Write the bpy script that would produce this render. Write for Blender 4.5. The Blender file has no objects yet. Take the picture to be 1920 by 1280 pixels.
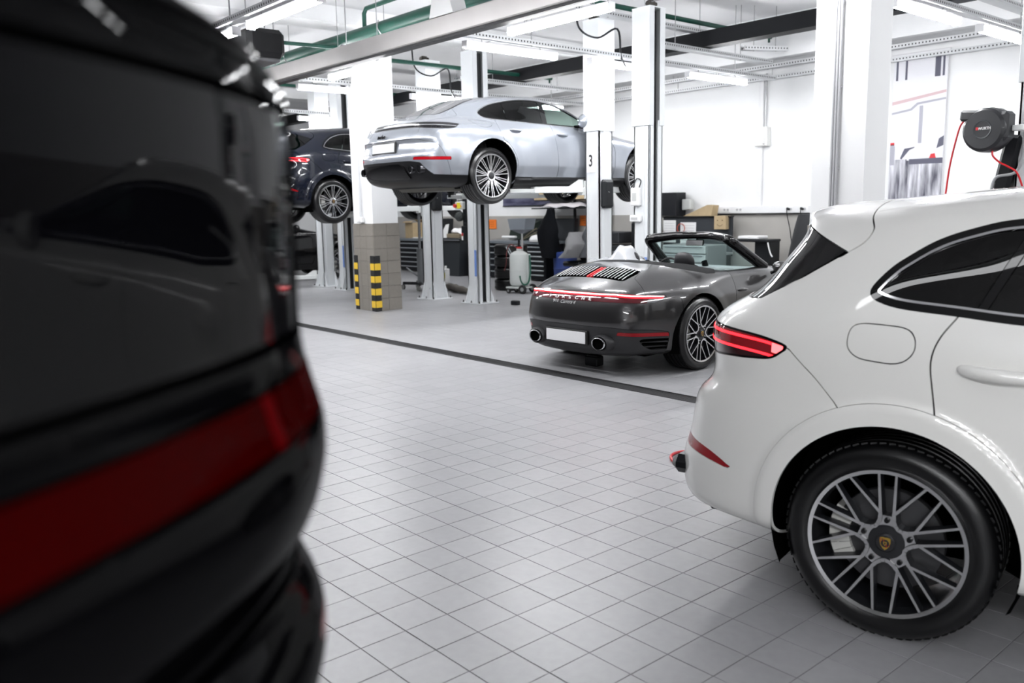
import bpy, bmesh, math, random
import numpy as np
from mathutils import Matrix, Vector

# ------------------------------------------------------------------ scene, camera, world, exposure
scene = bpy.context.scene
COL = scene.collection
random.seed(7)
RNG = np.random.default_rng(11)

cam_data = bpy.data.cameras.new('camera')
cam = bpy.data.objects.new('camera', cam_data)
COL.objects.link(cam)
cam_data.sensor_width = 36.0
cam_data.lens = 36.0 * 1613.2 / 1920.0
cam_data.clip_start = 0.02
cam_data.clip_end = 200
_r = Vector((0.654, 0.7562, -0.0194)).normalized()
_f = Vector((-0.7491, 0.6442, -0.1540)).normalized()
_u = _r.cross(_f).normalized()
_r = _f.cross(_u).normalized()
cam.matrix_world = Matrix(((_r.x, _u.x, -_f.x, 0.0), (_r.y, _u.y, -_f.y, 0.0), (_r.z, _u.z, -_f.z, 1.6126), (0, 0, 0, 1)))
cam_data.dof.use_dof = True
cam_data.dof.focus_distance = 5.5
cam_data.dof.aperture_fstop = 2.6
scene.camera = cam

world = bpy.data.worlds.new('world')
scene.world = world
world.use_nodes = True
world.node_tree.nodes['Background'].inputs[0].default_value = (0.9, 0.95, 1.0, 1)
world.node_tree.nodes['Background'].inputs[1].default_value = 0.25

vs = scene.view_settings
vs.view_transform = 'Standard'
vs.look = 'None'
vs.gamma = 1.0
vs.use_curve_mapping = False
vs.exposure = 0.10
LAMP = 100.0                          # radiance of the LED diffusers
scene.cycles.use_denoising = True
scene.cycles.max_bounces = 8
scene.cycles.diffuse_bounces = 4
scene.cycles.glossy_bounces = 4
scene.cycles.transparent_max_bounces = 12
scene.cycles.sample_clamp_indirect = 6.0
scene.cycles.blur_glossy = 0.5

# ------------------------------------------------------------------ materials
MATS = {}


def mat(name, col=(0.8, 0.8, 0.8), rough=0.5, metal=0.0, coat=0.0, coat_rough=0.03, emit=None, estr=0.0, spec=0.5,
        noise=0.0, nscale=6.0, bump=0.0, bscale=40.0, flake=0.0):
    if name in MATS:
        return MATS[name]
    m = bpy.data.materials.new(name)
    m.use_nodes = True
    nt = m.node_tree
    b = nt.nodes['Principled BSDF']
    b.inputs['Base Color'].default_value = (*col, 1)
    b.inputs['Roughness'].default_value = rough
    b.inputs['Metallic'].default_value = metal
    b.inputs['Specular IOR Level'].default_value = spec
    b.inputs['Coat Weight'].default_value = coat
    b.inputs['Coat Roughness'].default_value = coat_rough
    if emit:
        b.inputs['Emission Color'].default_value = (*emit, 1)
        b.inputs['Emission Strength'].default_value = estr
    if noise > 0 or bump > 0 or flake > 0:
        tc = nt.nodes.new('ShaderNodeTexCoord')
    if noise > 0:
        n = nt.nodes.new('ShaderNodeTexNoise')
        n.inputs['Scale'].default_value = nscale
        n.inputs['Detail'].default_value = 5
        nt.links.new(tc.outputs['Object'], n.inputs['Vector'])
        r = nt.nodes.new('ShaderNodeMapRange')
        r.inputs['From Min'].default_value = 0.3
        r.inputs['From Max'].default_value = 0.7
        r.inputs['To Min'].default_value = 1 - noise
        r.inputs['To Max'].default_value = 1 + noise
        nt.links.new(n.outputs['Fac'], r.inputs['Value'])
        mx = nt.nodes.new('ShaderNodeVectorMath')
        mx.operation = 'SCALE'
        mx.inputs[0].default_value = col
        nt.links.new(r.outputs['Result'], mx.inputs['Scale'])
        nt.links.new(mx.outputs['Vector'], b.inputs['Base Color'])
    if bump > 0:
        n2 = nt.nodes.new('ShaderNodeTexNoise')
        n2.inputs['Scale'].default_value = bscale
        n2.inputs['Detail'].default_value = 4
        nt.links.new(tc.outputs['Object'], n2.inputs['Vector'])
        bp = nt.nodes.new('ShaderNodeBump')
        bp.inputs['Strength'].default_value = bump
        bp.inputs['Distance'].default_value = 0.01
        nt.links.new(n2.outputs['Fac'], bp.inputs['Height'])
        nt.links.new(bp.outputs['Normal'], b.inputs['Normal'])
    if flake > 0:
        v = nt.nodes.new('ShaderNodeTexVoronoi')
        v.inputs['Scale'].default_value = 900
        nt.links.new(tc.outputs['Object'], v.inputs['Vector'])
        r = nt.nodes.new('ShaderNodeMapRange')
        r.inputs['To Min'].default_value = 1 - flake
        r.inputs['To Max'].default_value = 1 + flake
        nt.links.new(v.outputs['Color'], r.inputs['Value'])
        mx = nt.nodes.new('ShaderNodeVectorMath')
        mx.operation = 'SCALE'
        mx.inputs[0].default_value = col
        nt.links.new(r.outputs['Result'], mx.inputs['Scale'])
        nt.links.new(mx.outputs['Vector'], b.inputs['Base Color'])
    MATS[name] = m
    return m


def mat_glass(name, tint, ior=1.5, rough=0.0):
    if name in MATS:
        return MATS[name]
    m = bpy.data.materials.new(name)
    m.use_nodes = True
    nt = m.node_tree
    for n in list(nt.nodes):
        nt.nodes.remove(n)
    out = nt.nodes.new('ShaderNodeOutputMaterial')
    lw = nt.nodes.new('ShaderNodeLayerWeight')
    pw = nt.nodes.new('ShaderNodeMath')
    pw.operation = 'POWER'
    pw.inputs[1].default_value = 5.0
    nt.links.new(lw.outputs['Facing'], pw.inputs[0])
    f0 = ((ior - 1) / (ior + 1)) ** 2
    fr = nt.nodes.new('ShaderNodeMath')
    fr.operation = 'MULTIPLY_ADD'
    fr.inputs[1].default_value = 1 - f0
    fr.inputs[2].default_value = f0
    nt.links.new(pw.outputs[0], fr.inputs[0])
    gl = nt.nodes.new('ShaderNodeBsdfGlossy')
    gl.inputs['Roughness'].default_value = rough
    tr = nt.nodes.new('ShaderNodeBsdfTransparent')
    tr.inputs['Color'].default_value = (*tint, 1)
    mx = nt.nodes.new('ShaderNodeMixShader')
    nt.links.new(fr.outputs[0], mx.inputs[0])
    nt.links.new(tr.outputs[0], mx.inputs[1])
    nt.links.new(gl.outputs[0], mx.inputs[2])
    nt.links.new(mx.outputs[0], out.inputs['Surface'])
    MATS[name] = m
    return m


# ------------------------------------------------------------------ mesh helpers
def rotz(a):
    c, s = math.cos(a), math.sin(a)
    return np.array([[c, -s, 0], [s, c, 0], [0, 0, 1.0]])


def rotx(a):
    c, s = math.cos(a), math.sin(a)
    return np.array([[1.0, 0, 0], [0, c, -s], [0, s, c]])


def roty(a):
    c, s = math.cos(a), math.sin(a)
    return np.array([[c, 0, s], [0, 1.0, 0], [-s, 0, c]])


def frame(axis):
    a = np.array(axis, float)
    a /= np.linalg.norm(a)
    t = np.array([0, 0, 1.0]) if abs(a[2]) < 0.9 else np.array([1.0, 0, 0])
    x = np.cross(t, a)
    x /= np.linalg.norm(x)
    y = np.cross(a, x)
    return x, y, a


class MB:
    """collects simple shapes; obj() links them as ONE mesh object"""

    def __init__(self):
        self.v, self.f, self.m = [], [], []

    def add(self, V, F, mi=0):
        o = len(self.v)
        self.v += [tuple(map(float, p)) for p in V]
        self.f += [tuple(i + o for i in q) for q in F]
        self.m += [mi] * len(F)
        return self

    def box(self, c, s, R=None, bev=0.0, mi=0):
        hx, hy, hz = s[0] / 2, s[1] / 2, s[2] / 2
        if bev <= 0:
            V = np.array([(x, y, z) for x in (-hx, hx) for y in (-hy, hy) for z in (-hz, hz)])
            F = [(0, 1, 3, 2), (4, 6, 7, 5), (0, 4, 5, 1), (2, 3, 7, 6), (0, 2, 6, 4), (1, 5, 7, 3)]
        else:
            b = min(bev, hx * .95, hy * .95, hz * .95)
            V, idx = [], {}
            for sx in (-1, 1):
                for sy in (-1, 1):
                    for sz in (-1, 1):
                        for a in range(3):
                            p = [sx * (hx - b), sy * (hy - b), sz * (hz - b)]
                            p[a] = (sx * hx, sy * hy, sz * hz)[a]
                            idx[(sx, sy, sz, a)] = len(V)
                            V.append(p)
            V = np.array(V)
            F = []
            S = (-1, 1)
            for a in range(3):
                o = [q for q in range(3) if q != a]
                for s0 in S:
                    ring = []
                    for (p, q) in ((-1, -1), (1, -1), (1, 1), (-1, 1)):
                        k = [0, 0, 0]
                        k[a], k[o[0]], k[o[1]] = s0, p, q
                        ring.append(idx[(*k, a)])
                    flip = (s0 < 0) != (a == 1)
                    F.append(tuple(ring[::-1] if flip else ring))
            for a in range(3):
                o = [q for q in range(3) if q != a]
                for p in S:
                    for q in S:
                        k1 = [0, 0, 0]
                        k1[a], k1[o[0]], k1[o[1]] = -1, p, q
                        k2 = list(k1)
                        k2[a] = 1
                        F.append((idx[(*k1, o[0])], idx[(*k2, o[0])], idx[(*k2, o[1])], idx[(*k1, o[1])]))
            for sx in S:
                for sy in S:
                    for sz in S:
                        F.append(tuple(idx[(sx, sy, sz, a)] for a in range(3)))
        if R is not None:
            V = V @ np.array(R).T
        return self.add(V + np.array(c), F, mi)

    def cyl(self, p0, p1, r0, r1=None, n=16, caps=True, mi=0):
        r1 = r0 if r1 is None else r1
        p0, p1 = np.array(p0, float), np.array(p1, float)
        x, y, a = frame(p1 - p0)
        V, F = [], []
        for p, r in ((p0, r0), (p1, r1)):
            for k in range(n):
                t = 2 * math.pi * k / n
                V.append(p + r * (math.cos(t) * x + math.sin(t) * y))
        for k in range(n):
            F.append((k, (k + 1) % n, n + (k + 1) % n, n + k))
        if caps:
            F.append(tuple(range(n))[::-1])
            F.append(tuple(range(n, 2 * n)))
        return self.add(V, F, mi)

    def tube(self, path, r, n=8, mi=0, caps=True):
        P = [np.array(p, float) for p in path]
        V, F = [], []
        prev = None
        for i, p in enumerate(P):
            d = P[min(i + 1, len(P) - 1)] - P[max(i - 1, 0)]
            if prev is None:
                x, y, a = frame(d)
            else:
                a = d / np.linalg.norm(d)
                x = prev - a * (prev @ a)
                x /= np.linalg.norm(x)
                y = np.cross(a, x)
            prev = x
            rr = r[i] if hasattr(r, '__len__') else r
            for k in range(n):
                t = 2 * math.pi * k / n
                V.append(p + rr * (math.cos(t) * x + math.sin(t) * y))
        for i in range(len(P) - 1):
            for k in range(n):
                F.append((i * n + k, i * n + (k + 1) % n, (i + 1) * n + (k + 1) % n, (i + 1) * n + k))
        if caps:
            F.append(tuple(range(n))[::-1])
            F.append(tuple(range((len(P) - 1) * n, len(P) * n)))
        return self.add(V, F, mi)

    def lathe(self, prof, n=32, o=(0, 0, 0), axis=(0, 0, 1), mi=0, a0=0.0, a1=None, closed=False):
        """prof: list of (radius, height along axis)"""
        x, y, a = frame(axis)
        full = a1 is None
        a1 = 2 * math.pi if full else a1
        m = n if full else n + 1
        V, F = [], []
        for k in range(m):
            t = a0 + (a1 - a0) * k / n
            for (r, h) in prof:
                V.append(np.array(o) + r * (math.cos(t) * x + math.sin(t) * y) + h * a)
        L = len(prof)
        for k in range(n):
            k2 = (k + 1) % m
            for j in range(L - 1 + (1 if closed else 0)):
                j2 = (j + 1) % L
                F.append((k * L + j, k2 * L + j, k2 * L + j2, k * L + j2))
        return self.add(V, F, mi)

    def prism(self, poly, o, ux, uy, depth, mi=0):
        """poly in (ux,uy) plane at origin o, extruded along ux x uy by depth"""
        ux, uy, o = np.array(ux, float), np.array(uy, float), np.array(o, float)
        w = np.cross(ux, uy)
        w /= np.linalg.norm(w)
        n = len(poly)
        V = [o + p[0] * ux + p[1] * uy for p in poly] + [o + p[0] * ux + p[1] * uy + w * depth for p in poly]
        F = [tuple(range(n))[::-1], tuple(range(n, 2 * n))] + [(k, (k + 1) % n, n + (k + 1) % n, n + k) for k in range(n)]
        return self.add(V, F, mi)

    def grid(self, P, mi=0):
        """P: array (a,b,3)"""
        P = np.array(P)
        a, b = P.shape[:2]
        F = [(i * b + j, i * b + j + 1, (i + 1) * b + j + 1, (i + 1) * b + j) for i in range(a - 1) for j in range(b - 1)]
        return self.add(P.reshape(-1, 3), F, mi)

    def mesh(self, name, mats, smooth=None, fix=True):
        me = bpy.data.meshes.new(name)
        me.from_pydata(self.v, [], self.f)
        for q in (mats if isinstance(mats, (list, tuple)) else [mats]):
            me.materials.append(q)
        if any(self.m):
            me.polygons.foreach_set('material_index', self.m)
        if fix:
            bm = bmesh.new()
            bm.from_mesh(me)
            bmesh.ops.recalc_face_normals(bm, faces=bm.faces)
            bm.to_mesh(me)
            bm.free()
        if smooth is not None:
            me.shade_smooth()
            me.set_sharp_from_angle(angle=math.radians(smooth))
        me.update()
        return me

    def obj(self, name, mats, parent=None, smooth=None, loc=None, rz=None, fix=True):
        return link(name, self.mesh(name, mats, smooth, fix), parent, loc, rz)


def link(name, me, parent=None, loc=None, rz=None):
    o = bpy.data.objects.new(name, me)
    COL.objects.link(o)
    if parent is not None:
        o.parent = parent
    if loc is not None:
        o.location = loc
    if rz is not None:
        o.rotation_euler = (0, 0, rz)
    return o


def tag(o, label, cat, group=None, kind=None):
    o['label'] = label
    o['category'] = cat
    if group:
        o['group'] = group
    if kind:
        o['kind'] = kind
    return o


def thing(name, label, cat, loc=(0, 0, 0), rz=0.0, group=None, parent=None):
    o = bpy.data.objects.new(name, None)
    COL.objects.link(o)
    o.location = loc
    o.rotation_euler = (0, 0, rz)
    if label:
        tag(o, label, cat, group)
    if parent is not None:
        o.parent = parent
    return o


def struct(o):
    o['kind'] = 'structure'
    return o


def copy_tree(o, parent=None):
    c = o.copy()
    COL.objects.link(c)
    c.parent = parent
    for ch in list(o.children):
        copy_tree(ch, c)
    return c


def text_mesh(txt, size, depth=0.002, spacing=1.0, shear=0.0, bold=0.0, align='CENTER'):
    cu = bpy.data.curves.new('txt', 'FONT')
    cu.body = txt
    cu.size = size
    cu.extrude = depth
    cu.space_character = spacing
    cu.shear = shear
    cu.offset = bold
    cu.align_x = align
    cu.align_y = 'CENTER'
    cu.resolution_u = 4
    o = bpy.data.objects.new('txt', cu)
    COL.objects.link(o)
    dg = bpy.context.evaluated_depsgraph_get()
    me = bpy.data.meshes.new_from_object(o.evaluated_get(dg))
    bpy.data.objects.remove(o)
    return me


def text_obj(name, txt, size, m, parent, o, ux, uy, depth=0.002, spacing=1.0, shear=0.0, bold=0.0, sx=1.0):
    me = text_mesh(txt, size, depth, spacing, shear, bold)
    ux, uy = Vector(ux).normalized(), Vector(uy).normalized()
    w = ux.cross(uy)
    mt = Matrix(((ux.x * sx, uy.x, w.x, o[0]), (ux.y * sx, uy.y, w.y, o[1]), (ux.z * sx, uy.z, w.z, o[2]), (0, 0, 0, 1)))
    me.transform(mt)
    me.materials.clear()
    me.materials.append(m)
    return link(name, me, parent)


def catmull(pts, n=8, closed=False):
    P = [np.array(p, float) for p in pts]
    N = len(P)
    out = []
    for i in range(N if closed else N - 1):
        p0 = P[(i - 1) % N] if closed or i > 0 else 2 * P[0] - P[1]
        p1, p2 = P[i], P[(i + 1) % N]
        p3 = P[(i + 2) % N] if closed or i + 2 < N else 2 * P[-1] - P[-2]
        for k in range(n):
            t = k / n
            out.append(0.5 * ((2 * p1) + (p2 - p0) * t + (2 * p0 - 5 * p1 + 4 * p2 - p3) * t * t + (-p0 + 3 * p1 - 3 * p2 + p3) * t ** 3))
    if not closed:
        out.append(P[-1])
    return np.array(out)


# ------------------------------------------------------------------ the setting
WALL_Y = 13.4
CEIL = 4.62
T = 0.2
TX0, TY0 = -3.6518, 2.1074          # one joint crossing of the floor grid

white_wall = mat('wall_white', (.86, .865, .87), .6, noise=.02, nscale=1.5)
wains = mat('wainscot_beige', (.40, .385, .36), .45, noise=.04, nscale=3)


def project(p):
    d = Vector(p) - Vector((0, 0, 1.6126))
    z = d.dot(_f)
    return (960 + 1613.2 * d.dot(_r) / z, 640 - 1613.2 * d.dot(_u) / z, z) if z > .1 else (-1, -1, -1)


def mat_tile(name, col, var=.06, rough=.34, stain=.10):
    m = bpy.data.materials.new(name)
    m.use_nodes = True
    nt = m.node_tree
    b = nt.nodes['Principled BSDF']
    b.inputs['Roughness'].default_value = rough
    geo = nt.nodes.new('ShaderNodeNewGeometry')
    oi = nt.nodes.new('ShaderNodeObjectInfo')
    ad = nt.nodes.new('ShaderNodeMath')
    ad.operation = 'ADD'
    nt.links.new(geo.outputs['Random Per Island'], ad.inputs[0])
    nt.links.new(oi.outputs['Random'], ad.inputs[1])
    fr = nt.nodes.new('ShaderNodeMath')
    fr.operation = 'FRACT'
    nt.links.new(ad.outputs[0], fr.inputs[0])
    r1 = nt.nodes.new('ShaderNodeMapRange')
    r1.inputs['To Min'].default_value = 1 - var
    r1.inputs['To Max'].default_value = 1 + var
    nt.links.new(fr.outputs[0], r1.inputs['Value'])
    nz = nt.nodes.new('ShaderNodeTexNoise')
    nz.inputs['Scale'].default_value = 1.1
    nz.inputs['Detail'].default_value = 9
    nz.inputs['Roughness'].default_value = .62
    nt.links.new(geo.outputs['Position'], nz.inputs['Vector'])
    r2 = nt.nodes.new('ShaderNodeMapRange')
    r2.inputs['From Min'].default_value = .3
    r2.inputs['From Max'].default_value = .7
    r2.inputs['To Min'].default_value = 1 - stain
    r2.inputs['To Max'].default_value = 1 + stain * .5
    nt.links.new(nz.outputs['Fac'], r2.inputs['Value'])
    n2 = nt.nodes.new('ShaderNodeTexNoise')
    n2.inputs['Scale'].default_value = 22
    n2.inputs['Detail'].default_value = 6
    nt.links.new(geo.outputs['Position'], n2.inputs['Vector'])
    r3 = nt.nodes.new('ShaderNodeMapRange')
    r3.inputs['From Min'].default_value = .3
    r3.inputs['From Max'].default_value = .7
    r3.inputs['To Min'].default_value = .96
    r3.inputs['To Max'].default_value = 1.04
    nt.links.new(n2.outputs['Fac'], r3.inputs['Value'])
    m1 = nt.nodes.new('ShaderNodeMath')
    m1.operation = 'MULTIPLY'
    nt.links.new(r1.outputs[0], m1.inputs[0])
    nt.links.new(r2.outputs[0], m1.inputs[1])
    m2 = nt.nodes.new('ShaderNodeMath')
    m2.operation = 'MULTIPLY'
    nt.links.new(m1.outputs[0], m2.inputs[0])
    nt.links.new(r3.outputs[0], m2.inputs[1])
    sc = nt.nodes.new('ShaderNodeVectorMath')
    sc.operation = 'SCALE'
    sc.inputs[0].default_value = col
    nt.links.new(m2.outputs[0], sc.inputs['Scale'])
    nt.links.new(sc.outputs[0], b.inputs['Base Color'])
    rr = nt.nodes.new('ShaderNodeMapRange')
    rr.inputs['To Min'].default_value = rough - .03
    rr.inputs['To Max'].default_value = rough + .05
    nt.links.new(nz.outputs['Fac'], rr.inputs['Value'])
    nt.links.new(rr.outputs[0], b.inputs['Roughness'])
    MATS[name] = m
    return m


def build_floor():
    x0, x1, y0, y1 = -24.0, 7.0, -5.0, WALL_Y
    fb = MB()
    fb.box(((x0 + x1) / 2, (y0 + y1) / 2, -.054), (x1 - x0, y1 - y0, .1))
    floor = struct(fb.obj('floor', mat('grout', (.10, .10, .105), .8)))
    floor['label'] = 'pale grey square floor tiles with dark joints'
    tm = mat_tile('floor_tile', (.315, .315, .326), .045, .34, .08)
    g, c = .0011, .0012
    h = T / 2 - g
    V = np.array([(-h, -h, -c), (h, -h, -c), (h, h, -c), (-h, h, -c), (-h + c, -h + c, 0), (h - c, -h + c, 0), (h - c, h - c, 0), (-h + c, h - c, 0)])
    F = [(4, 5, 6, 7), (0, 1, 5, 4), (1, 2, 6, 5), (2, 3, 7, 6), (3, 0, 4, 7)]
    mb = MB().add(V, F)
    me = mb.mesh('tile', tm, fix=False)
    cells = []
    i0, i1 = int(math.floor((x0 - TX0) / T)), int(math.floor((x1 - TX0) / T))
    j0, j1 = int(math.floor((y0 - TY0) / T)), int(math.floor((y1 - TY0) / T))
    ns = np.array([math.sin(math.radians(12.3)), -math.cos(math.radians(12.3))])
    for i in range(i0 + 1, i1):
        for j in range(j0 + 1, j1):
            cx, cy = TX0 + (i + .5) * T, TY0 + (j + .5) * T
            sy = 1.0
            if abs(cy - 5.7074) < .15:           # rows cut by the drain
                sy = .52
                cy = 5.7074 + math.copysign(.0965 + .052, cy - 5.7074)
            px, py, pz = project((cx, cy, 0))
            near = 600 < px < 1330 + max(0, (py - 1000)) * 1.0 and 640 < py < 1300
            near = near and (np.array([cx + 1.388, cy - 2.966]) @ ns > -.25 or cx < -2.5)
            cells.append((pz if near and sy == 1 else 1e6 + abs(cx) + abs(cy), cx, cy, sy))
    cells.sort()
    for _, cx, cy, _s in cells[:300]:
        o = bpy.data.objects.new('tile', me)
        COL.objects.link(o)
        o.parent = floor
        o.location = (cx, cy, RNG.uniform(-.0004, .0004))
    rest = np.array([(cx, cy, RNG.uniform(-.0004, .0004)) for _, cx, cy, _s in cells[300:]])
    scl = np.array([(1, c_[3], 1) for c_ in cells[300:]])
    n = len(rest)
    VV = (rest[:, None, :] + V[None] * scl[:, None, :]).reshape(-1, 3)
    FF = (np.array(F)[None] + (np.arange(n) * 8)[:, None, None]).reshape(-1, 4)
    me2 = bpy.data.meshes.new('tile_field')
    me2.vertices.add(len(VV))
    me2.vertices.foreach_set('co', VV.astype(np.float32).ravel())
    me2.loops.add(len(FF) * 4)
    me2.loops.foreach_set('vertex_index', FF.astype(np.int32).ravel())
    me2.polygons.add(len(FF))
    me2.polygons.foreach_set('loop_start', np.arange(0, len(FF) * 4, 4, dtype=np.int32))
    me2.polygons.foreach_set('use_smooth', np.zeros(len(FF), dtype=bool))
    me2.materials.append(tm)
    me2.update(calc_edges=True)
    o = link('tile_field', me2, floor)
    o['kind'] = 'stuff'
    # drain channel along the bays: rows of grates in a steel frame
    steel = mat('drain_steel', (.022, .022, .024), .6, .2, noise=.3, nscale=8)
    for s in (-1, 1):
        b = MB()
        b.box(((x0 + x1) / 2, 5.7074 + s * .088, -.003), (x1 - x0, .012, .012))
        b.obj('drain_frame', steel, floor)
    MB().box(((x0 + x1) / 2, 5.7074, -.026), (x1 - x0, .19, .012)).obj('drain_bed', mat('drain_dark', (.012, .012, .012), .9), floor)
    mb = MB()
    for k in range(40):
        mb.box((-.5 + .0125 + k * .025, 0, -.006), (.012, .15, .010))
    mb.box((0, -.06, -.006), (.996, .012, .010))
    mb.box((0, .06, -.006), (.996, .012, .010))
    gme = mb.mesh('drain_grate', steel)
    x = -20.0
    while x < 4:
        g_ = link('drain_grate', gme, floor, loc=(x, 5.7074, 0))
        x += 1.0


def build_shell():
    w = MB()
    w.box((-8.5, WALL_Y + .1, (CEIL + 1.41) / 2), (33, .2, CEIL - 1.41))
    wb = struct(w.obj('wall_back', white_wall))
    lo = MB()
    lo.box((-8.5, WALL_Y + .09, .705), (33, .22, 1.41))
    lo.obj('wainscot', wains, wb)
    for nm, c, s in (('wall_left', (-24.1, 4.2, CEIL / 2), (.2, 18.6, CEIL)), ('wall_right', (7.1, 4.2, CEIL / 2), (.2, 18.6, CEIL)), ('wall_front', (-8.5, -5.1, CEIL / 2), (33, .2, CEIL))):
        struct(MB().box(c, s).obj(nm, white_wall if nm == 'wall_left' else mat('wall_dark', (.10, .10, .105), .7)))
    struct(MB().box((-8.5, 4.2, CEIL + .1), (33, 19, .2)).obj('ceiling', mat('ceiling_white', (.70, .70, .71), .8, noise=.03, nscale=2)))
    # downstand beams and the black painted beam along the bays
    k = 1
    for y, hgt, m in ((10.9, .22, mat('beam_black', (.005, .0055, .007), .6, spec=.15)),):
        struct(MB().box((-8.5, y, 4.0), (31, .25, hgt)).obj('trim_%d' % k, m))
        k += 1
    for x in (-20.4, -12.1, -4.0, 4.2):
        struct(MB().box((x, 4.2, CEIL - .12), (.55, 18.4, .24)).obj('trim_%d' % k, white_wall))
        k += 1
    # big pale bracket under the ceiling at the back wall
    struct(MB().box((-8.5, WALL_Y - .25, CEIL - .33), (31, .5, .66)).obj('trim_%d' % k, white_wall))


def column(name, x0, x1, y0, y1, label, guards=()):
    up = MB()
    up.box(((x0 + x1) / 2, (y0 + y1) / 2, (CEIL + 1.4) / 2), (x1 - x0 - .02, y1 - y0 - .02, CEIL - 1.4))
    col = struct(up.obj(name, white_wall))
    col['label'] = label
    core = MB()
    core.box(((x0 + x1) / 2, (y0 + y1) / 2, .7), (x1 - x0 - .012, y1 - y0 - .012, 1.4))
    core.obj('grout_core', mat('column_grout', (.17, .16, .15), .8), col)
    tm = MATS.get('column_tile') or mat_tile('column_tile', (.235, .215, .19), .035, .35, .05)
    cache = {}

    def tile(w, h):
        key = (round(w, 3), round(h, 3))
        if key not in cache:
            cache[key] = MB().box((0, 0, 0), (key[0] - .003, .014, key[1] - .003), bev=.002).mesh('tile', tm)
        return cache[key]
    for side, (a0, a1, fixed, rz, sgn) in {'front': (x0, x1, y0, 0, 1), 'back': (x0, x1, y1, math.pi, 1), 'right': (y0, y1, x1, math.pi / 2, 1), 'left': (y0, y1, x0, -math.pi / 2, 1)}.items():
        n = max(2, int(round((a1 - a0) / .2)))
        wd = (a1 - a0) / n
        for r in range(7):
            for q in range(n):
                c = a0 + wd * (q + .5)
                me = tile(wd, .2)
                o = bpy.data.objects.new('tile', me)
                COL.objects.link(o)
                o.parent = col
                o.location = (c, fixed, .1 + .2 * r) if side in ('front', 'back') else (fixed, c, .1 + .2 * r)
                o.rotation_euler = (0, 0, rz)
    return col


def corner_guard(label, x, y, sx, sy):
    g = thing('corner_guard', label, 'corner guard', (x, y, 0), 0, 'striped corner guards')
    blk = mat('guard_black', (.012, .012, .013), .55)
    yel = mat('guard_yellow', (.80, .52, .04), .4)
    H = .89
    for ax in (0, 1):
        b = MB()
        if ax == 0:
            b.box((-sx * .05, sy * .008, H / 2), (.10 + .016, .014, H), bev=.004)
        else:
            b.box((sx * .008, -sy * .05, H / 2), (.014, .10, H), bev=.004)
        b.obj('rubber_leaf', blk, g)
        for k in range(4):
            z = .135 + .2 * k - .02
            y_ = MB()
            if ax == 0:
                y_.box((-sx * .047, sy * .016, z), (.094 + .018, .004, .105), bev=.001)
            else:
                y_.box((sx * .016, -sy * .047, z), (.004, .094 + .018, .105), bev=.001)
            y_.obj('reflective_band', yel, g)
    return g


build_floor()
build_shell()
column('column', -12.42, -11.82, 7.31, 7.80, 'white square column with brown-grey tiled foot and striped corners')
column('column', -4.27, -3.75, 7.30, 7.72, 'broad white column rising behind the roof of the white car')
column('column', -20.6, -20.0, 7.31, 7.80, 'white column far left behind the dark raised car')
column('column', 3.7, 4.3, 7.31, 7.80, 'white column right of the white car')
corner_guard('yellow and black striped guard on the near corner of the tiled column', -11.82, 7.31, 1, -1)
corner_guard('yellow and black striped guard on the left corner of the tiled column', -12.42, 7.31, -1, -1)

# surface conduit and box on the tiled column
cd = thing('wall_conduit', 'grey conduit and small white socket box on the tiled column', 'conduit', (-12.13, 7.285, 0))
MB().box((0, 0, 2.45), (.035, .03, 1.9), bev=.006).obj('duct', mat('duct_grey', (.62, .63, .65), .5), cd)
MB().box((0, -.01, 1.46), (.15, .06, .09), bev=.01).obj('socket_box', mat('plastic_white', (.82, .82, .82), .4), cd)
MB().box((0, -.043, 1.46), (.06, .008, .06), bev=.003).obj('socket_cover', mat('plastic_white', (.82, .82, .82), .4), cd)
# three thin pipes on the broad column
for k in range(3):
    p = MB()
    p.cyl((0, 0, 1.2), (0, 0, 4.0), .011, n=10)
    for z in (1.9, 2.6, 3.3):
        p.box((0, .01, z), (.03, .02, .015))
    tag(p.obj('thin_pipe', mat('pipe_white', (.45, .45, .47), .4), loc=(-4.055 + .026 * k, 7.285, 0), smooth=40), ['left', 'middle', 'right'][k] + ' one of three thin white pipes on the broad white column', 'pipe', 'thin pipes on the broad column')


# ------------------------------------------------------------------ car body surfaces
def _bs(nctrl, seg):
    """weights of a uniform cubic B-spline over nctrl points (ghosts at both ends included: nctrl+2 columns)"""
    rows = []
    for i in range(nctrl - 1):
        for k in range(seg[i]):
            t = k / seg[i]
            w = np.zeros(nctrl + 2)
            w[i:i + 4] = [(1 - t) ** 3 / 6, (3 * t ** 3 - 6 * t * t + 4) / 6, (-3 * t ** 3 + 3 * t * t + 3 * t + 1) / 6, t ** 3 / 6]
            rows.append(w)
    w = np.zeros(nctrl + 2)
    w[nctrl - 1:nctrl + 2] = [1 / 6, 4 / 6, 1 / 6]
    rows.append(w)
    return np.array(rows)


REAR_F = [0, .27, .53, .76, .92]
REAR_G = [0, .015, .075, .23, .52]


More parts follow.
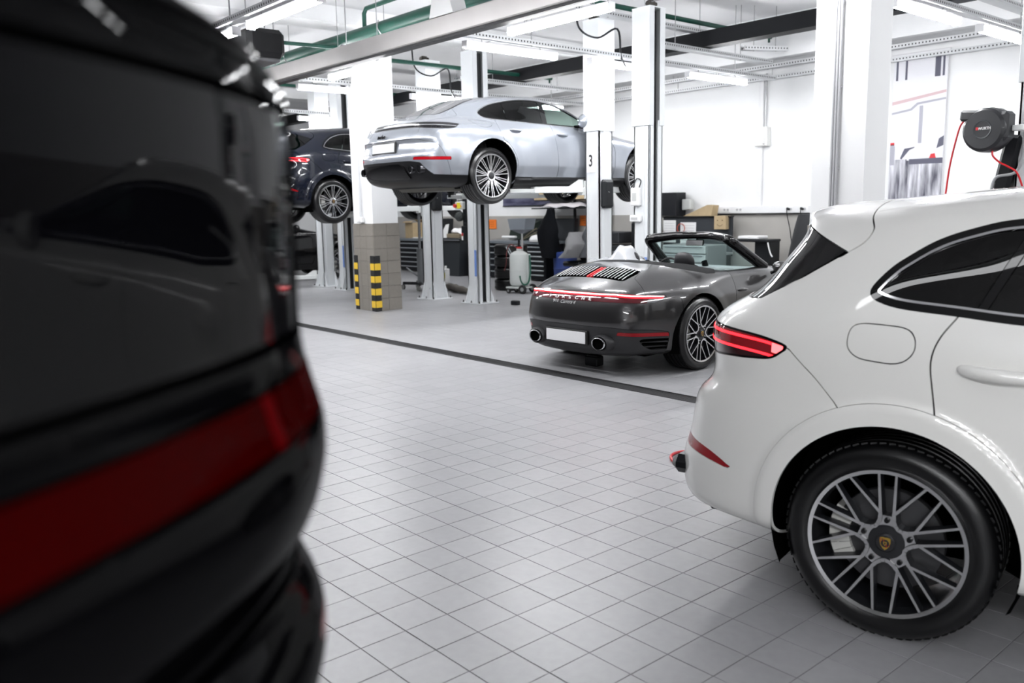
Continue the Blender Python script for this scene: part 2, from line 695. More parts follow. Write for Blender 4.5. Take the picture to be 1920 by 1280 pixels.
def control_grid(rows, base, mid0, mid1):
    """each row wraps from the rear centre round the corner, along the side and round the front to the front centre"""
    G = []
    for R in rows:
        xs0, xse = R['xs0'], R['xse']
        X = []
        for x in base:
            if x < mid0:
                x = mid0 + (x - mid0) * (mid0 - xs0) / (mid0 - base[0])
            elif x > mid1:
                x = mid1 + (x - mid1) * (xse - mid1) / (base[-1] - mid1)
            X.append(x)
        X = np.array(X)
        yt, zt = np.array(R['y']), np.array(R['z'])
        Y = np.interp(X, yt[:, 0], yt[:, 1]) if yt.ndim == 2 else np.full(len(X), float(R['y']))
        Z = np.interp(X, zt[:, 0], zt[:, 1]) if zt.ndim == 2 else np.full(len(X), float(R['z']))
        pts = []
        rg = R.get('rg', REAR_G)
        rf = R.get('rf', REAR_F)
        rz = R.get('rz')
        for k, (f, g) in enumerate(zip(rf, rg)):
            z = R['zr'] + (Z[0] - R['zr']) * f ** 2
            if rz:
                z = rz[k]
            pts.append((R['xr'] + (X[0] - R['xr']) * g, Y[0] * f, z))
        pts += list(zip(X, Y, Z))
        fg = R.get('fg', REAR_G)
        for f, g in reversed(list(zip(REAR_F, fg))):
            pts.append((R['xf'] + (X[-1] - R['xf']) * g, Y[-1] * f, R['zf'] + (Z[-1] - R['zf']) * f ** 2))
        G.append(pts)
    return np.array(G)


def surface(G, cell=0.022, disp=None, topmirror=True):
    nr, ns = G.shape[:2]
    E = np.zeros((nr + 2, ns + 2, 3))
    E[1:-1, 1:-1] = G
    E[0, 1:-1] = 2 * G[0] - G[1]
    E[-1, 1:-1] = G[-2] * np.array([1, -1, 1]) if topmirror else 2 * G[-1] - G[-2]
    E[:, 0] = E[:, 2] * np.array([1, -1, 1])
    E[:, -1] = E[:, -3] * np.array([1, -1, 1])
    dr = np.linalg.norm(np.diff(G, axis=0), axis=2).max(axis=1)
    ds = np.linalg.norm(np.diff(G, axis=1), axis=2).max(axis=0)
    Wr = _bs(nr, [max(2, int(math.ceil(d / cell))) for d in dr])
    Ws = _bs(ns, [max(2, int(math.ceil(d / cell))) for d in ds])
    P = np.einsum('ar,rsc,bs->abc', Wr, E, Ws)
    P[:, 0, 1] = 0
    P[:, -1, 1] = 0
    if topmirror:
        P[-1, :, 1] = 0
    if disp is not None:
        P = disp(P, grid_normals(P))
    N = grid_normals(P)
    N[:, 0, 1] = 0
    N[:, -1, 1] = 0
    if topmirror:
        N[-1, :, 1] = 0
    N /= np.maximum(np.linalg.norm(N, axis=2, keepdims=True), 1e-9)
    a, b = P.shape[:2]
    idx = np.arange(a * b).reshape(a, b)
    q = np.stack([idx[:-1, :-1], idx[:-1, 1:], idx[1:, 1:], idx[1:, :-1]], -1).reshape(-1, 4)
    T = np.concatenate([q[:, [0, 1, 2]], q[:, [0, 2, 3]]])
    V, N = P.reshape(-1, 3), N.reshape(-1, 3)
    e1, e2 = V[T[:, 1]] - V[T[:, 0]], V[T[:, 2]] - V[T[:, 0]]
    fn = np.cross(e1, e2)
    ok = np.linalg.norm(fn, axis=1) > 1e-10
    T, fn = T[ok], fn[ok]
    flip = (fn * N[T].mean(axis=1)).sum(axis=1) < 0
    T[flip] = T[flip][:, ::-1]
    return Skin(V, N, T)


def grid_normals(P):
    du = np.gradient(P, axis=0)
    dv = np.gradient(P, axis=1)
    N = np.cross(dv, du)
    L = np.linalg.norm(N, axis=2, keepdims=True)
    N = N / np.maximum(L, 1e-9)
    bad = (L[..., 0] < 1e-9)
    if bad.any():
        N[bad] = (0, 0, 1)
    if N[P.shape[0] // 2, P.shape[1] // 2, 1] < 0:
        N = -N
    return N


class Skin:
    def __init__(self, V, N, T):
        self.V, self.N, self.T = V, N, T

    def clip(self, phi):
        """the part where phi <= 0"""
        V, N, T = self.V, self.N, self.T
        if len(T) == 0:
            return self
        out = phi > 0
        o = out[T]
        c = o.sum(axis=1)
        newT = [T[c == 0]]
        edges, eidx = {}, []
        nV, nN = [], []
        base = len(V)

        def cut(a, b):
            k = (a, b) if a < b else (b, a)
            if k not in edges:
                t = phi[a] / (phi[a] - phi[b])
                edges[k] = base + len(nV)
                nV.append(V[a] + (V[b] - V[a]) * t)
                n = N[a] + (N[b] - N[a]) * t
                nN.append(n / max(np.linalg.norm(n), 1e-9))
            return edges[k]

        add = []
        for t, f in zip(T[c == 1], o[c == 1]):
            k = int(np.argmax(f))
            a, b, d = int(t[k]), int(t[(k + 1) % 3]), int(t[(k + 2) % 3])
            ab, ad = cut(a, b), cut(a, d)
            add.append((ab, b, d))
            add.append((ab, d, ad))
        for t, f in zip(T[c == 2], o[c == 2]):
            k = int(np.argmin(f))
            a, b, d = int(t[k]), int(t[(k + 1) % 3]), int(t[(k + 2) % 3])
            add.append((a, cut(a, b), cut(a, d)))
        if add:
            newT.append(np.array(add))
        T2 = np.concatenate(newT)
        V2 = np.concatenate([V, np.array(nV).reshape(-1, 3)])
        N2 = np.concatenate([N, np.array(nN).reshape(-1, 3)])
        used, inv = np.unique(T2, return_inverse=True)
        return Skin(V2[used], N2[used], inv.reshape(-1, 3))

    def cutout(self, fn, gap=0.0):
        """(inside, rest) of the region fn(V) < 0"""
        p = fn(self.V)
        inside = self.clip(p + gap)
        rest = self.clip(-fn(self.V) + gap)
        return inside, rest

    def moved(self, d):
        return Skin(self.V + self.N * d, self.N, self.T)

    def mirror(self):
        s = np.array([1, -1, 1])
        return Skin(self.V * s, self.N * s, self.T[:, ::-1])

    def join(self, o):
        return Skin(np.concatenate([self.V, o.V]), np.concatenate([self.N, o.N]), np.concatenate([self.T, o.T + len(self.V)]))

    def flanged(self, depth):
        T = self.T
        e = np.concatenate([T[:, [0, 1]], T[:, [1, 2]], T[:, [2, 0]]])
        key = np.sort(e, axis=1)
        k = key[:, 0].astype(np.int64) * (len(self.V) + 1) + key[:, 1]
        _, ix, ct = np.unique(k, return_index=True, return_counts=True)
        b = e[ix[ct == 1]]
        b = b[~((np.abs(self.V[b[:, 0], 1]) < 1e-5) & (np.abs(self.V[b[:, 1], 1]) < 1e-5))]
        if len(b) == 0:
            return self
        A, B = self.V[b[:, 0]], self.V[b[:, 1]]
        nA, nB = self.N[b[:, 0]], self.N[b[:, 1]]
        fn = np.cross(B - A, nA + nB)
        fn /= np.maximum(np.linalg.norm(fn, axis=1, keepdims=True), 1e-9)
        n = len(b)
        V = np.concatenate([self.V, A, B, A - nA * depth, B - nB * depth])
        N = np.concatenate([self.N, fn, fn, fn, fn])
        o = len(self.V)
        i = np.arange(n)
        T2 = np.concatenate([np.stack([o + n + i, o + i, o + 2 * n + i], 1), np.stack([o + n + i, o + 2 * n + i, o + 3 * n + i], 1)])
        return Skin(V, N, np.concatenate([self.T, T2]))

    def mesh(self, name, m):
        me = bpy.data.meshes.new(name)
        nv, nt = len(self.V), len(self.T)
        me.vertices.add(nv)
        me.vertices.foreach_set('co', self.V.astype(np.float32).ravel())
        me.loops.add(nt * 3)
        me.loops.foreach_set('vertex_index', self.T.astype(np.int32).ravel())
        me.polygons.add(nt)
        me.polygons.foreach_set('loop_start', np.arange(0, nt * 3, 3, dtype=np.int32))
        me.polygons.foreach_set('use_smooth', np.ones(nt, dtype=bool))
        me.materials.append(m)
        me.update(calc_edges=True)
        me.normals_split_custom_set_from_vertices(self.N.astype(np.float32))
        return me


def sdf(poly, P):
    """signed distance of 2D points to a closed polygon, negative inside"""
    poly = np.array(poly)
    A, B = poly, np.roll(poly, -1, axis=0)
    d2 = np.full(len(P), 1e9)
    ins = np.zeros(len(P), bool)
    for a, b in zip(A, B):
        e = b - a
        w = P - a
        t = np.clip((w @ e) / max(e @ e, 1e-12), 0, 1)
        q = w - t[:, None] * e
        d2 = np.minimum(d2, (q * q).sum(axis=1))
        c = (a[1] > P[:, 1]) != (b[1] > P[:, 1])
        if abs(b[1] - a[1]) > 1e-12:
            ins ^= c & (P[:, 0] < (b[0] - a[0]) * (P[:, 1] - a[1]) / (b[1] - a[1]) + a[0])
    d = np.sqrt(d2)
    return np.where(ins, -d, d)


def side_poly(pts, n=6, smooth=True, xmin=None, ymin=None):
    poly = catmull(pts, n, closed=True) if smooth else np.array(pts, float)
    return lambda V: sdf(poly, V[:, [0, 2]]) if ymin is None else np.maximum(sdf(poly, V[:, [0, 2]]), ymin - np.abs(V[:, 1]))


def rear_poly(pts, n=6, smooth=True, xmax=None):
    poly = catmull(pts, n, closed=True) if smooth else np.array(pts, float)

    def fn(V):
        d = sdf(poly, np.stack([np.abs(V[:, 1]), V[:, 2]], 1))
        return d if xmax is None else np.maximum(d, V[:, 0] - xmax)
    return fn


def top_poly(pts, n=6, smooth=True, zmin=None):
    poly = catmull(pts, n, closed=True) if smooth else np.array(pts, float)

    def fn(V):
        d = sdf(poly, np.stack([V[:, 0], np.abs(V[:, 1])], 1))
        return d if zmin is None else np.maximum(d, zmin - V[:, 2])
    return fn


def emit(parent, name, S, m, split=True, flange=0.012, off=0.0, store=None):
    """link a body panel; split: one object for each side, else one over both"""
    if off:
        S = S.moved(off)
    if len(S.T) == 0:
        return []
    if flange:
        S = S.flanged(flange)
    outs = [S, S.mirror()] if split else [S.join(S.mirror())]
    return [link(name, q.mesh(name, m), parent) for q in outs]


def arch_disp(hubs, r_in, r_out, amp, ztop=1.2):
    """push the skin outwards round the wheel arches"""
    def fn(P, N):
        for (hx, hz) in hubs:
            d = np.hypot(P[..., 0] - hx, P[..., 2] - hz)
            t = np.clip((d - r_in) / (r_out - r_in), 0, 1)
            w = 1 - t * t * (3 - 2 * t)
            w *= np.clip(np.abs(N[..., 1]), 0, 1) ** 2
            P = P.copy()
            P[..., 1] += amp * w * (P[..., 1] > 0.3)
        return P
    return fn


# ------------------------------------------------------------------ wheels
def spoke(mb, a, b, w0, w1, d0, d1, y0, y1, taper=0.6):
    """bar between polar points a,b=(r,deg); silver face (mi 0), dark flanks (mi 1); wheel plane x-z, outside is +y"""
    P = [np.array([r * math.cos(math.radians(t)), 0, r * math.sin(math.radians(t))]) for r, t in (a, b)]
    u = P[1] - P[0]
    u /= np.linalg.norm(u)
    n = np.array([-u[2], 0, u[0]])
    V = []
    for p, w, d, y in ((P[0], w0, d0, y0), (P[1], w1, d1, y1)):
        for s, ww, yy in ((-1, w * .5, 0), (1, w * .5, 0), (1, w * .5 + d * .12, -d), (-1, w * .5 + d * .12, -d)):
            V.append(p + n * s * ww + np.array([0, y + yy, 0]))
    mb.add(V, [(0, 1, 5, 4)], 0)
    mb.add(V, [(1, 2, 6, 5), (2, 3, 7, 6), (3, 0, 4, 7), (0, 3, 2, 1), (4, 5, 6, 7)], 1)


def tyre_mesh(R, W, rr, tread=True):
    """tyre with treaded crown; outer face at y=0, going to y=-W"""
    prof = [(rr - .004, -.018), (rr + .012, -.006), (rr + .03, -.001), (rr + (R - rr) * .55, 0.0), (R - .028, -.008), (R - .012, -.02), (R - .004, -.034)]
    tw = W - .068
    ng = 4
    for k in range(ng):
        yc = -.034 - tw * (k + 1) / (ng + 1)
        prof += [(R, yc + .007), (R - .007, yc + .005), (R - .007, yc - .005), (R, yc - .007)]
    prof += [(R - .004, -W + .034), (R - .012, -W + .02), (R - .028, -W + .008), (rr + (R - rr) * .5, -W), (rr + .012, -W + .006), (rr - .004, -W + .02)]
    mb = MB()
    mb.lathe(prof, n=88, axis=(0, 1, 0))
    if tread:
        # cross grooves as narrow raised blocks on the two shoulders
        nb = 72
        for k in range(nb):
            t = 2 * math.pi * k / nb
            for yc, s in ((-.05, 1), (-W + .05, -1)):
                c = np.array([(R - .0038) * math.cos(t), yc, (R - .0038) * math.sin(t)])
                Rm = roty(-t + math.pi / 2) @ rotz(0.25 * s)
                mb.box(c, (.022, .034, .010), R=Rm)
    return mb


def wheel_parts(style, R=.375, W=.30, rr=.278, cap='crest', disc=.19, caliper='caliper_white'):
    """list of (name, mesh) of one wheel about its hub; outside face looks to +y"""
    silver = mat('machined_alloy', (.78, .78, .79), .24, 1.0)
    dark = mat('wheel_dark_grey', (.016, .017, .02), .35, .3, coat=.4)
    out = []
    rub = mat('tyre_rubber', (.003, .003, .0035), .30, spec=.5, bump=.06, bscale=120)
    out.append(('tyre', tyre_mesh(R, W, rr).mesh('tyre', rub, smooth=40)))
    rim = MB()
    # lip ring with machined face and the barrel behind
    rim.lathe([(rr - .014, -.004), (rr + .0, .0), (rr + .002, -.006), (rr, -.03)], n=88, axis=(0, 1, 0), mi=0)
    rim.lathe([(rr, -.03), (rr - .014, -.06), (rr - .03, -.12), (rr - .022, -W + .04), (rr + .004, -W + .01)], n=64, axis=(0, 1, 0), mi=1)
    rim.lathe([(rr - .014, -.004), (rr - .016, -.03), (rr - .024, -.05)], n=88, axis=(0, 1, 0), mi=1)
    re = rr - .008
    hubr = .30 * rr
    if style == 'loop':          # five U loops, four spokes each
        for k in range(5):
            c = 270 + 72 * k
            nd = (.40 * rr, 24)
            for s in (-1, 1):
                node = (nd[0], c + s * nd[1])
                for e, w in ((6.4, .0085), (29.6, .0085)):
                    spoke(rim, node, (re, c + s * e), .011, w, .04, .03, -.024, -.004)
                # loop arms
                pts = [(nd[0], nd[1]), (.33 * rr, 21), (.265 * rr, 12), (.245 * rr, 0)]
                for (r0, a0), (r1, a1) in zip(pts[:-1], pts[1:]):
                    spoke(rim, (r0, c + s * a0), (r1, c + s * a1 - s * .8), .013, .014, .045, .045, -.0235, -.0235)
            # dark star arm that carries the lug
            spoke(rim, (.02, c + 36), (.36 * rr, c + 36), .06, .045, .05, .045, -.034, -.030)
        rim.lathe([(.0, -.026), (.11 * rr, -.026), (.23 * rr, -.03), (.26 * rr, -.06)], n=40, axis=(0, 1, 0), mi=1)
        lugs, lr, la = 5, .30 * rr, 306
    elif style == 'twin':        # ten twin spokes
        for k in range(10):
            c = 270 + 36 * k
            for s in (-1, 1):
                spoke(rim, (.20 * rr, c + s * 7), (.5 * rr, c + s * 6), .013, .010, .05, .04, -.03, -.022)
                spoke(rim, (.5 * rr, c + s * 6), (re, c + s * 5.2), .010, .012, .04, .03, -.022, -.004)
        rim.lathe([(.0, -.022), (.12 * rr, -.022), (.25 * rr, -.028), (.27 * rr, -.06)], n=40, axis=(0, 1, 0), mi=0)
        lugs, lr, la = 5, .21 * rr, 306
    else:                        # 'star': pairs of thin ribs out of a bright hub ring
        for k in range(5):
            c = 270 + 72 * k
            for s in (-1, 1):
                spoke(rim, (.19 * rr, c + s * 8), (re, c + s * 3.6), .009, .0065, .045, .03, -.026, -.004)
                nd = (.24 * rr, c + s * 30)
                for e in (21, 33.5):
                    spoke(rim, nd, (re, c + s * e), .009, .0065, .045, .03, -.026, -.004)
        rim.lathe([(.13 * rr, -.022), (.22 * rr, -.018), (.245 * rr, -.024), (.25 * rr, -.06)], n=40, axis=(0, 1, 0), mi=0)
        lugs = 0
    out.append(('rim', rim.mesh('rim', [silver, dark], smooth=35)))
    for k in range(lugs):
        t = math.radians(la + 72 * k)
        c = np.array([lr * math.cos(t), 0, lr * math.sin(t)])
        b = MB().lathe([(.0, -.018), (.008, -.018), (.010, -.024), (.010, -.04), (.014, -.042)], n=10, o=c, axis=(0, 1, 0))
        out.append(('lug_nut', b.mesh('lug_nut', mat('lug_steel', (.02, .02, .022), .35, .8), smooth=40)))
    c = MB()
    cr = .125 * rr if style != 'star' else .16 * rr
    c.lathe([(0, -.012), (cr * .85, -.013), (cr, -.018), (cr, -.035)], n=32, axis=(0, 1, 0))
    out.append(('centre_cap', c.mesh('centre_cap', mat('cap_dark', (.03, .03, .033), .35, .4), smooth=40)))
    if style != 'star':
        out.append(('crest', crest_mesh(cr * .74)))
    d = MB()
    d.lathe([(.06, -.075), (disc - .002, -.075), (disc, -.08), (disc, -.105), (.06, -.105)], n=48, axis=(0, 1, 0))
    d.lathe([(0, -.06), (.075, -.06), (.08, -.08)], n=24, axis=(0, 1, 0))
    out.append(('brake_disc', d.mesh('brake_disc', mat('disc_steel', (.10, .10, .105), .4, .8), smooth=35)))
    cp = MB()
    for k in range(7):
        t0, t1 = math.radians(150 + k * 9), math.radians(159 + k * 9)
        pr = [(disc - .05, -.055), (disc + .022, -.055), (disc + .022, -.12), (disc - .05, -.12)]
        cp.lathe(pr, n=1, axis=(0, 1, 0), a0=t0, a1=t1 - .01, closed=True)
    out.append(('brake_caliper', cp.mesh('brake_caliper', mat(caliper, (.55, .55, .52) if 'white' in caliper else (.05, .05, .055), .4), smooth=30)))
    return out


def crest_mesh(s):
    """small shield: gold field, two quarters with red and black bars, a little dark inner shield"""
    gold = mat('crest_gold', (.62, .42, .08), .3, .8)
    red = mat('crest_red', (.45, .02, .02), .4)
    blk = mat('crest_black', (.01, .01, .01), .4)
    mb = MB()
    sh = [(-.72, .8), (-.3, .92), (0, .86), (.3, .92), (.72, .8), (.74, .2), (.6, -.3), (.32, -.72), (0, -1.0), (-.32, -.72), (-.6, -.3), (-.74, .2)]
    y = -.0125
    V = [(a * s, y, b * s) for a, b in sh]
    mb.add(V, [tuple(range(len(V)))], 0)
    V2 = [(a * s, y - .004, b * s) for a, b in sh]
    n = len(V)
    mb.add(V + V2, [(k, (k + 1) % n, n + (k + 1) % n, n + k) for k in range(n)], 0)
    for (x0, z0, sx) in ((.1, .1, 1), (-.1, -.1, -1)):
        for k in range(3):
            xa, xb = x0 + sx * (.04 + .2 * k), x0 + sx * (.14 + .2 * k)
            za, zb = (.12, .72) if sx > 0 else (-.12, -.62 + .14 * k)
            mb.add([(xa * s, y + .0006, za * s), (xb * s, y + .0006, za * s), (xb * s, y + .0006, zb * s), (xa * s, y + .0006, zb * s)], [(0, 1, 2, 3)], 1 if k % 2 == 0 else 2)
    inner = [(-.24, .26), (.24, .26), (.22, -.1), (0, -.34), (-.22, -.1)]
    mb.add([(a * s, y + .001, b * s) for a, b in inner], [tuple(range(5))], 0)
    horse = [(-.08, .14), (.1, .18), (.08, .0), (.14, -.18), (0, -.1), (-.06, -.22), (-.1, -.02)]
    mb.add([(a * s, y + .0014, b * s) for a, b in horse], [tuple(range(7))], 2)
    return mb.mesh('crest', [gold, red, blk], fix=False)


WHEELS = {}


def wheel(parent, style, loc, side, key=None, spin=0.0, steer=0.0, **kw):
    """side: -1 puts the outside face to -y (the car's right), +1 to the left"""
    key = key or style
    if key not in WHEELS:
        WHEELS[key] = wheel_parts(style, **kw)
    w = bpy.data.objects.new('wheel', None)
    COL.objects.link(w)
    w.parent = parent
    w.location = loc
    w.rotation_euler = (0, 0, (math.pi if side < 0 else 0.0) + steer)
    for n, me in WHEELS[key]:
        o = link(n, me, w)
        if n not in ('brake_caliper',):
            o.rotation_euler = (0, spin, 0)
    return w


def arch_liner(parent, hx, hz, r, y0, y1, a0=-25, a1=205):
    blk = mat('liner_black', (.003, .003, .003), .9, spec=.0)
    for s in (-1, 1):
        mb = MB()
        n = 24
        P = []
        for k in range(n + 1):
            t = math.radians(a0 + (a1 - a0) * k / n)
            P.append([(hx + r * math.cos(t), s * y0, hz + r * math.sin(t)), (hx + (r + .012) * math.cos(t), s * (y0 - .04), hz + (r + .012) * math.sin(t)), (hx + (r + .012) * math.cos(t), s * y1, hz + (r + .012) * math.sin(t))])
        mb.grid(P)
        c = [(hx, s * y1, hz)] + [tuple(p[2]) for p in P]
        mb.add(c, [(0, k, k + 1) for k in range(1, n + 1)])
        mb.obj('wheel_arch_liner', blk, parent, smooth=40, fix=False)


# ------------------------------------------------------------------ tall five-door wagon (used three times)
def band(z):
    return z


def suv_skin():
    B = [-.60, -.40, -.2, 0., .25, .55, 1.0, 1.5, 1.9, 2.3, 2.6, 2.9, 3.2]
    def yt(y, rear=.055, front=.05):
        return [(-.62, y - rear), (-.40, y - rear * .42), (-.2, y - rear * .12), (.1, y), (2.4, y), (2.9, y - front * .3), (3.25, y - front)]
    rows = [
        dict(xr=-.90, zr=.31, xs0=-.62, y=yt(.78), z=[(-.6, .285), (-.3, .25), (0, .235), (3.2, .235)], xse=3.2, xf=3.62, zf=.22),
        dict(xr=-1.0, zr=.325, xs0=-.64, y=yt(.945, .065), z=[(-.6, .315), (-.35, .292), (0, .27), (3.2, .26)], xse=3.2, xf=3.72, zf=.24),
        dict(xr=-1.04, zr=.375, xs0=-.62, y=yt(.972, .068), z=[(-.6, .375), (-.3, .36), (0, .34), (3.2, .33)], xse=3.2, xf=3.78, zf=.32),
        dict(xr=-1.045, zr=.50, xs0=-.60, y=yt(.985, .068), z=[(-.6, .52), (0, .48), (3.2, .46)], xse=3.2, xf=3.81, zf=.45),
        dict(xr=-.985, zr=.62, xs0=-.58, y=yt(.992, .062), z=[(-.6, .64), (0, .62), (3.2, .58)], xse=3.2, xf=3.80, zf=.56),
        dict(xr=-.975, zr=.73, xs0=-.57, y=yt(.990, .060), z=[(-.6, .76), (0, .74), (3.2, .70)], xse=3.2, xf=3.78, zf=.66),
        dict(xr=-.95, zr=.80, xs0=-.56, y=yt(.984, .062), z=[(-.6, .845), (0, .83), (3.2, .78)], xse=3.2, xf=3.75, zf=.73),
        dict(xr=-.865, zr=.83, xs0=-.54, y=yt(.978, .066), z=[(-.6, .905), (0, .91), (3.2, .86)], xse=3.18, xf=3.70, zf=.80),
        dict(xr=-.87, zr=.94, xs0=-.53, y=yt(.972, .064), z=[(-.6, 1.0), (0, 1.01), (3.2, .93)], xse=3.15, xf=3.62, zf=.87),
        dict(xr=-.905, zr=1.06, xs0=-.53, y=yt(.962, .066), z=[(-.6, 1.09), (0, 1.095), (2.4, 1.07), (3.2, .985)], xse=3.1, xf=3.50, zf=.93),
        dict(xr=-.87, zr=1.15, xs0=-.50, y=yt(.940, .080), z=[(-.6, 1.16), (0, 1.17), (2.2, 1.12), (3.0, 1.04)], xse=2.9, xf=3.2, zf=1.02),
        dict(xr=-.735, zr=1.215, xs0=-.45, y=yt(.905, .090), z=[(-.6, 1.215), (0, 1.225), (1.9, 1.15), (2.6, 1.09)], xse=2.45, xf=2.6, zf=1.09),
        dict(xr=-.66, zr=1.27, xs0=-.39, y=[(-.5, .80), (-.2, .845), (.2, .872), (1.5, .87), (2.2, .80)], z=[(-.5, 1.275), (0, 1.30), (1.6, 1.25), (2.2, 1.14)], xse=2.05, xf=2.25, zf=1.10),
        dict(xr=-.61, zr=1.365, xs0=-.34, y=[(-.4, .735), (-.1, .785), (.3, .81), (1.3, .81), (2.0, .74)], z=[(-.4, 1.37), (0, 1.405), (1.3, 1.38), (1.9, 1.22)], xse=1.75, xf=1.95, zf=1.24),
        dict(xr=-.54, zr=1.465, xs0=-.27, y=[(-.3, .67), (0, .72), (.4, .745), (1.2, .745), (1.6, .70)], z=[(-.3, 1.455), (0.05, 1.495), (.5, 1.525), (1.1, 1.51), (1.5, 1.38)], xse=1.45, xf=1.65, zf=1.38),
        dict(xr=-.54, zr=1.53, xs0=-.22, y=[(-.3, .595), (0, .655), (.4, .68), (1.0, .68), (1.4, .63)], z=[(-.3, 1.515), (0, 1.555), (.5, 1.60), (1.0, 1.595), (1.3, 1.50)], xse=1.2, xf=1.38, zf=1.51),
        dict(xr=-.575, zr=1.555, xs0=-.20, y=[(-.3, .49), (0, .555), (.4, .58), (1.0, .58), (1.4, .53)], z=[(-.35, 1.55), (0, 1.60), (.5, 1.648), (1.0, 1.64), (1.3, 1.57)], xse=1.1, xf=1.24, zf=1.565),
        dict(xr=-.54, zr=1.57, xs0=-.20, y=.30, z=[(-.6, 1.575), (-.2, 1.615), (0, 1.632), (.5, 1.672), (1.0, 1.664), (1.2, 1.62)], xse=1.05, xf=1.16, zf=1.60),
        dict(xr=-.52, zr=1.575, xs0=-.20, y=.0, z=[(-.6, 1.58), (-.2, 1.62), (0, 1.638), (.5, 1.68), (1.0, 1.67), (1.2, 1.63)], xse=1.05, xf=1.14, zf=1.61),
    ]
    G = control_grid(rows, B, .25, 1.0)
    def disp(P, N):
        P = arch_disp([(0.005, .385), (2.90, .385)], .492, .532, .017)(P, N)
        return P
    return surface(G, .02, disp)


SUV = {}


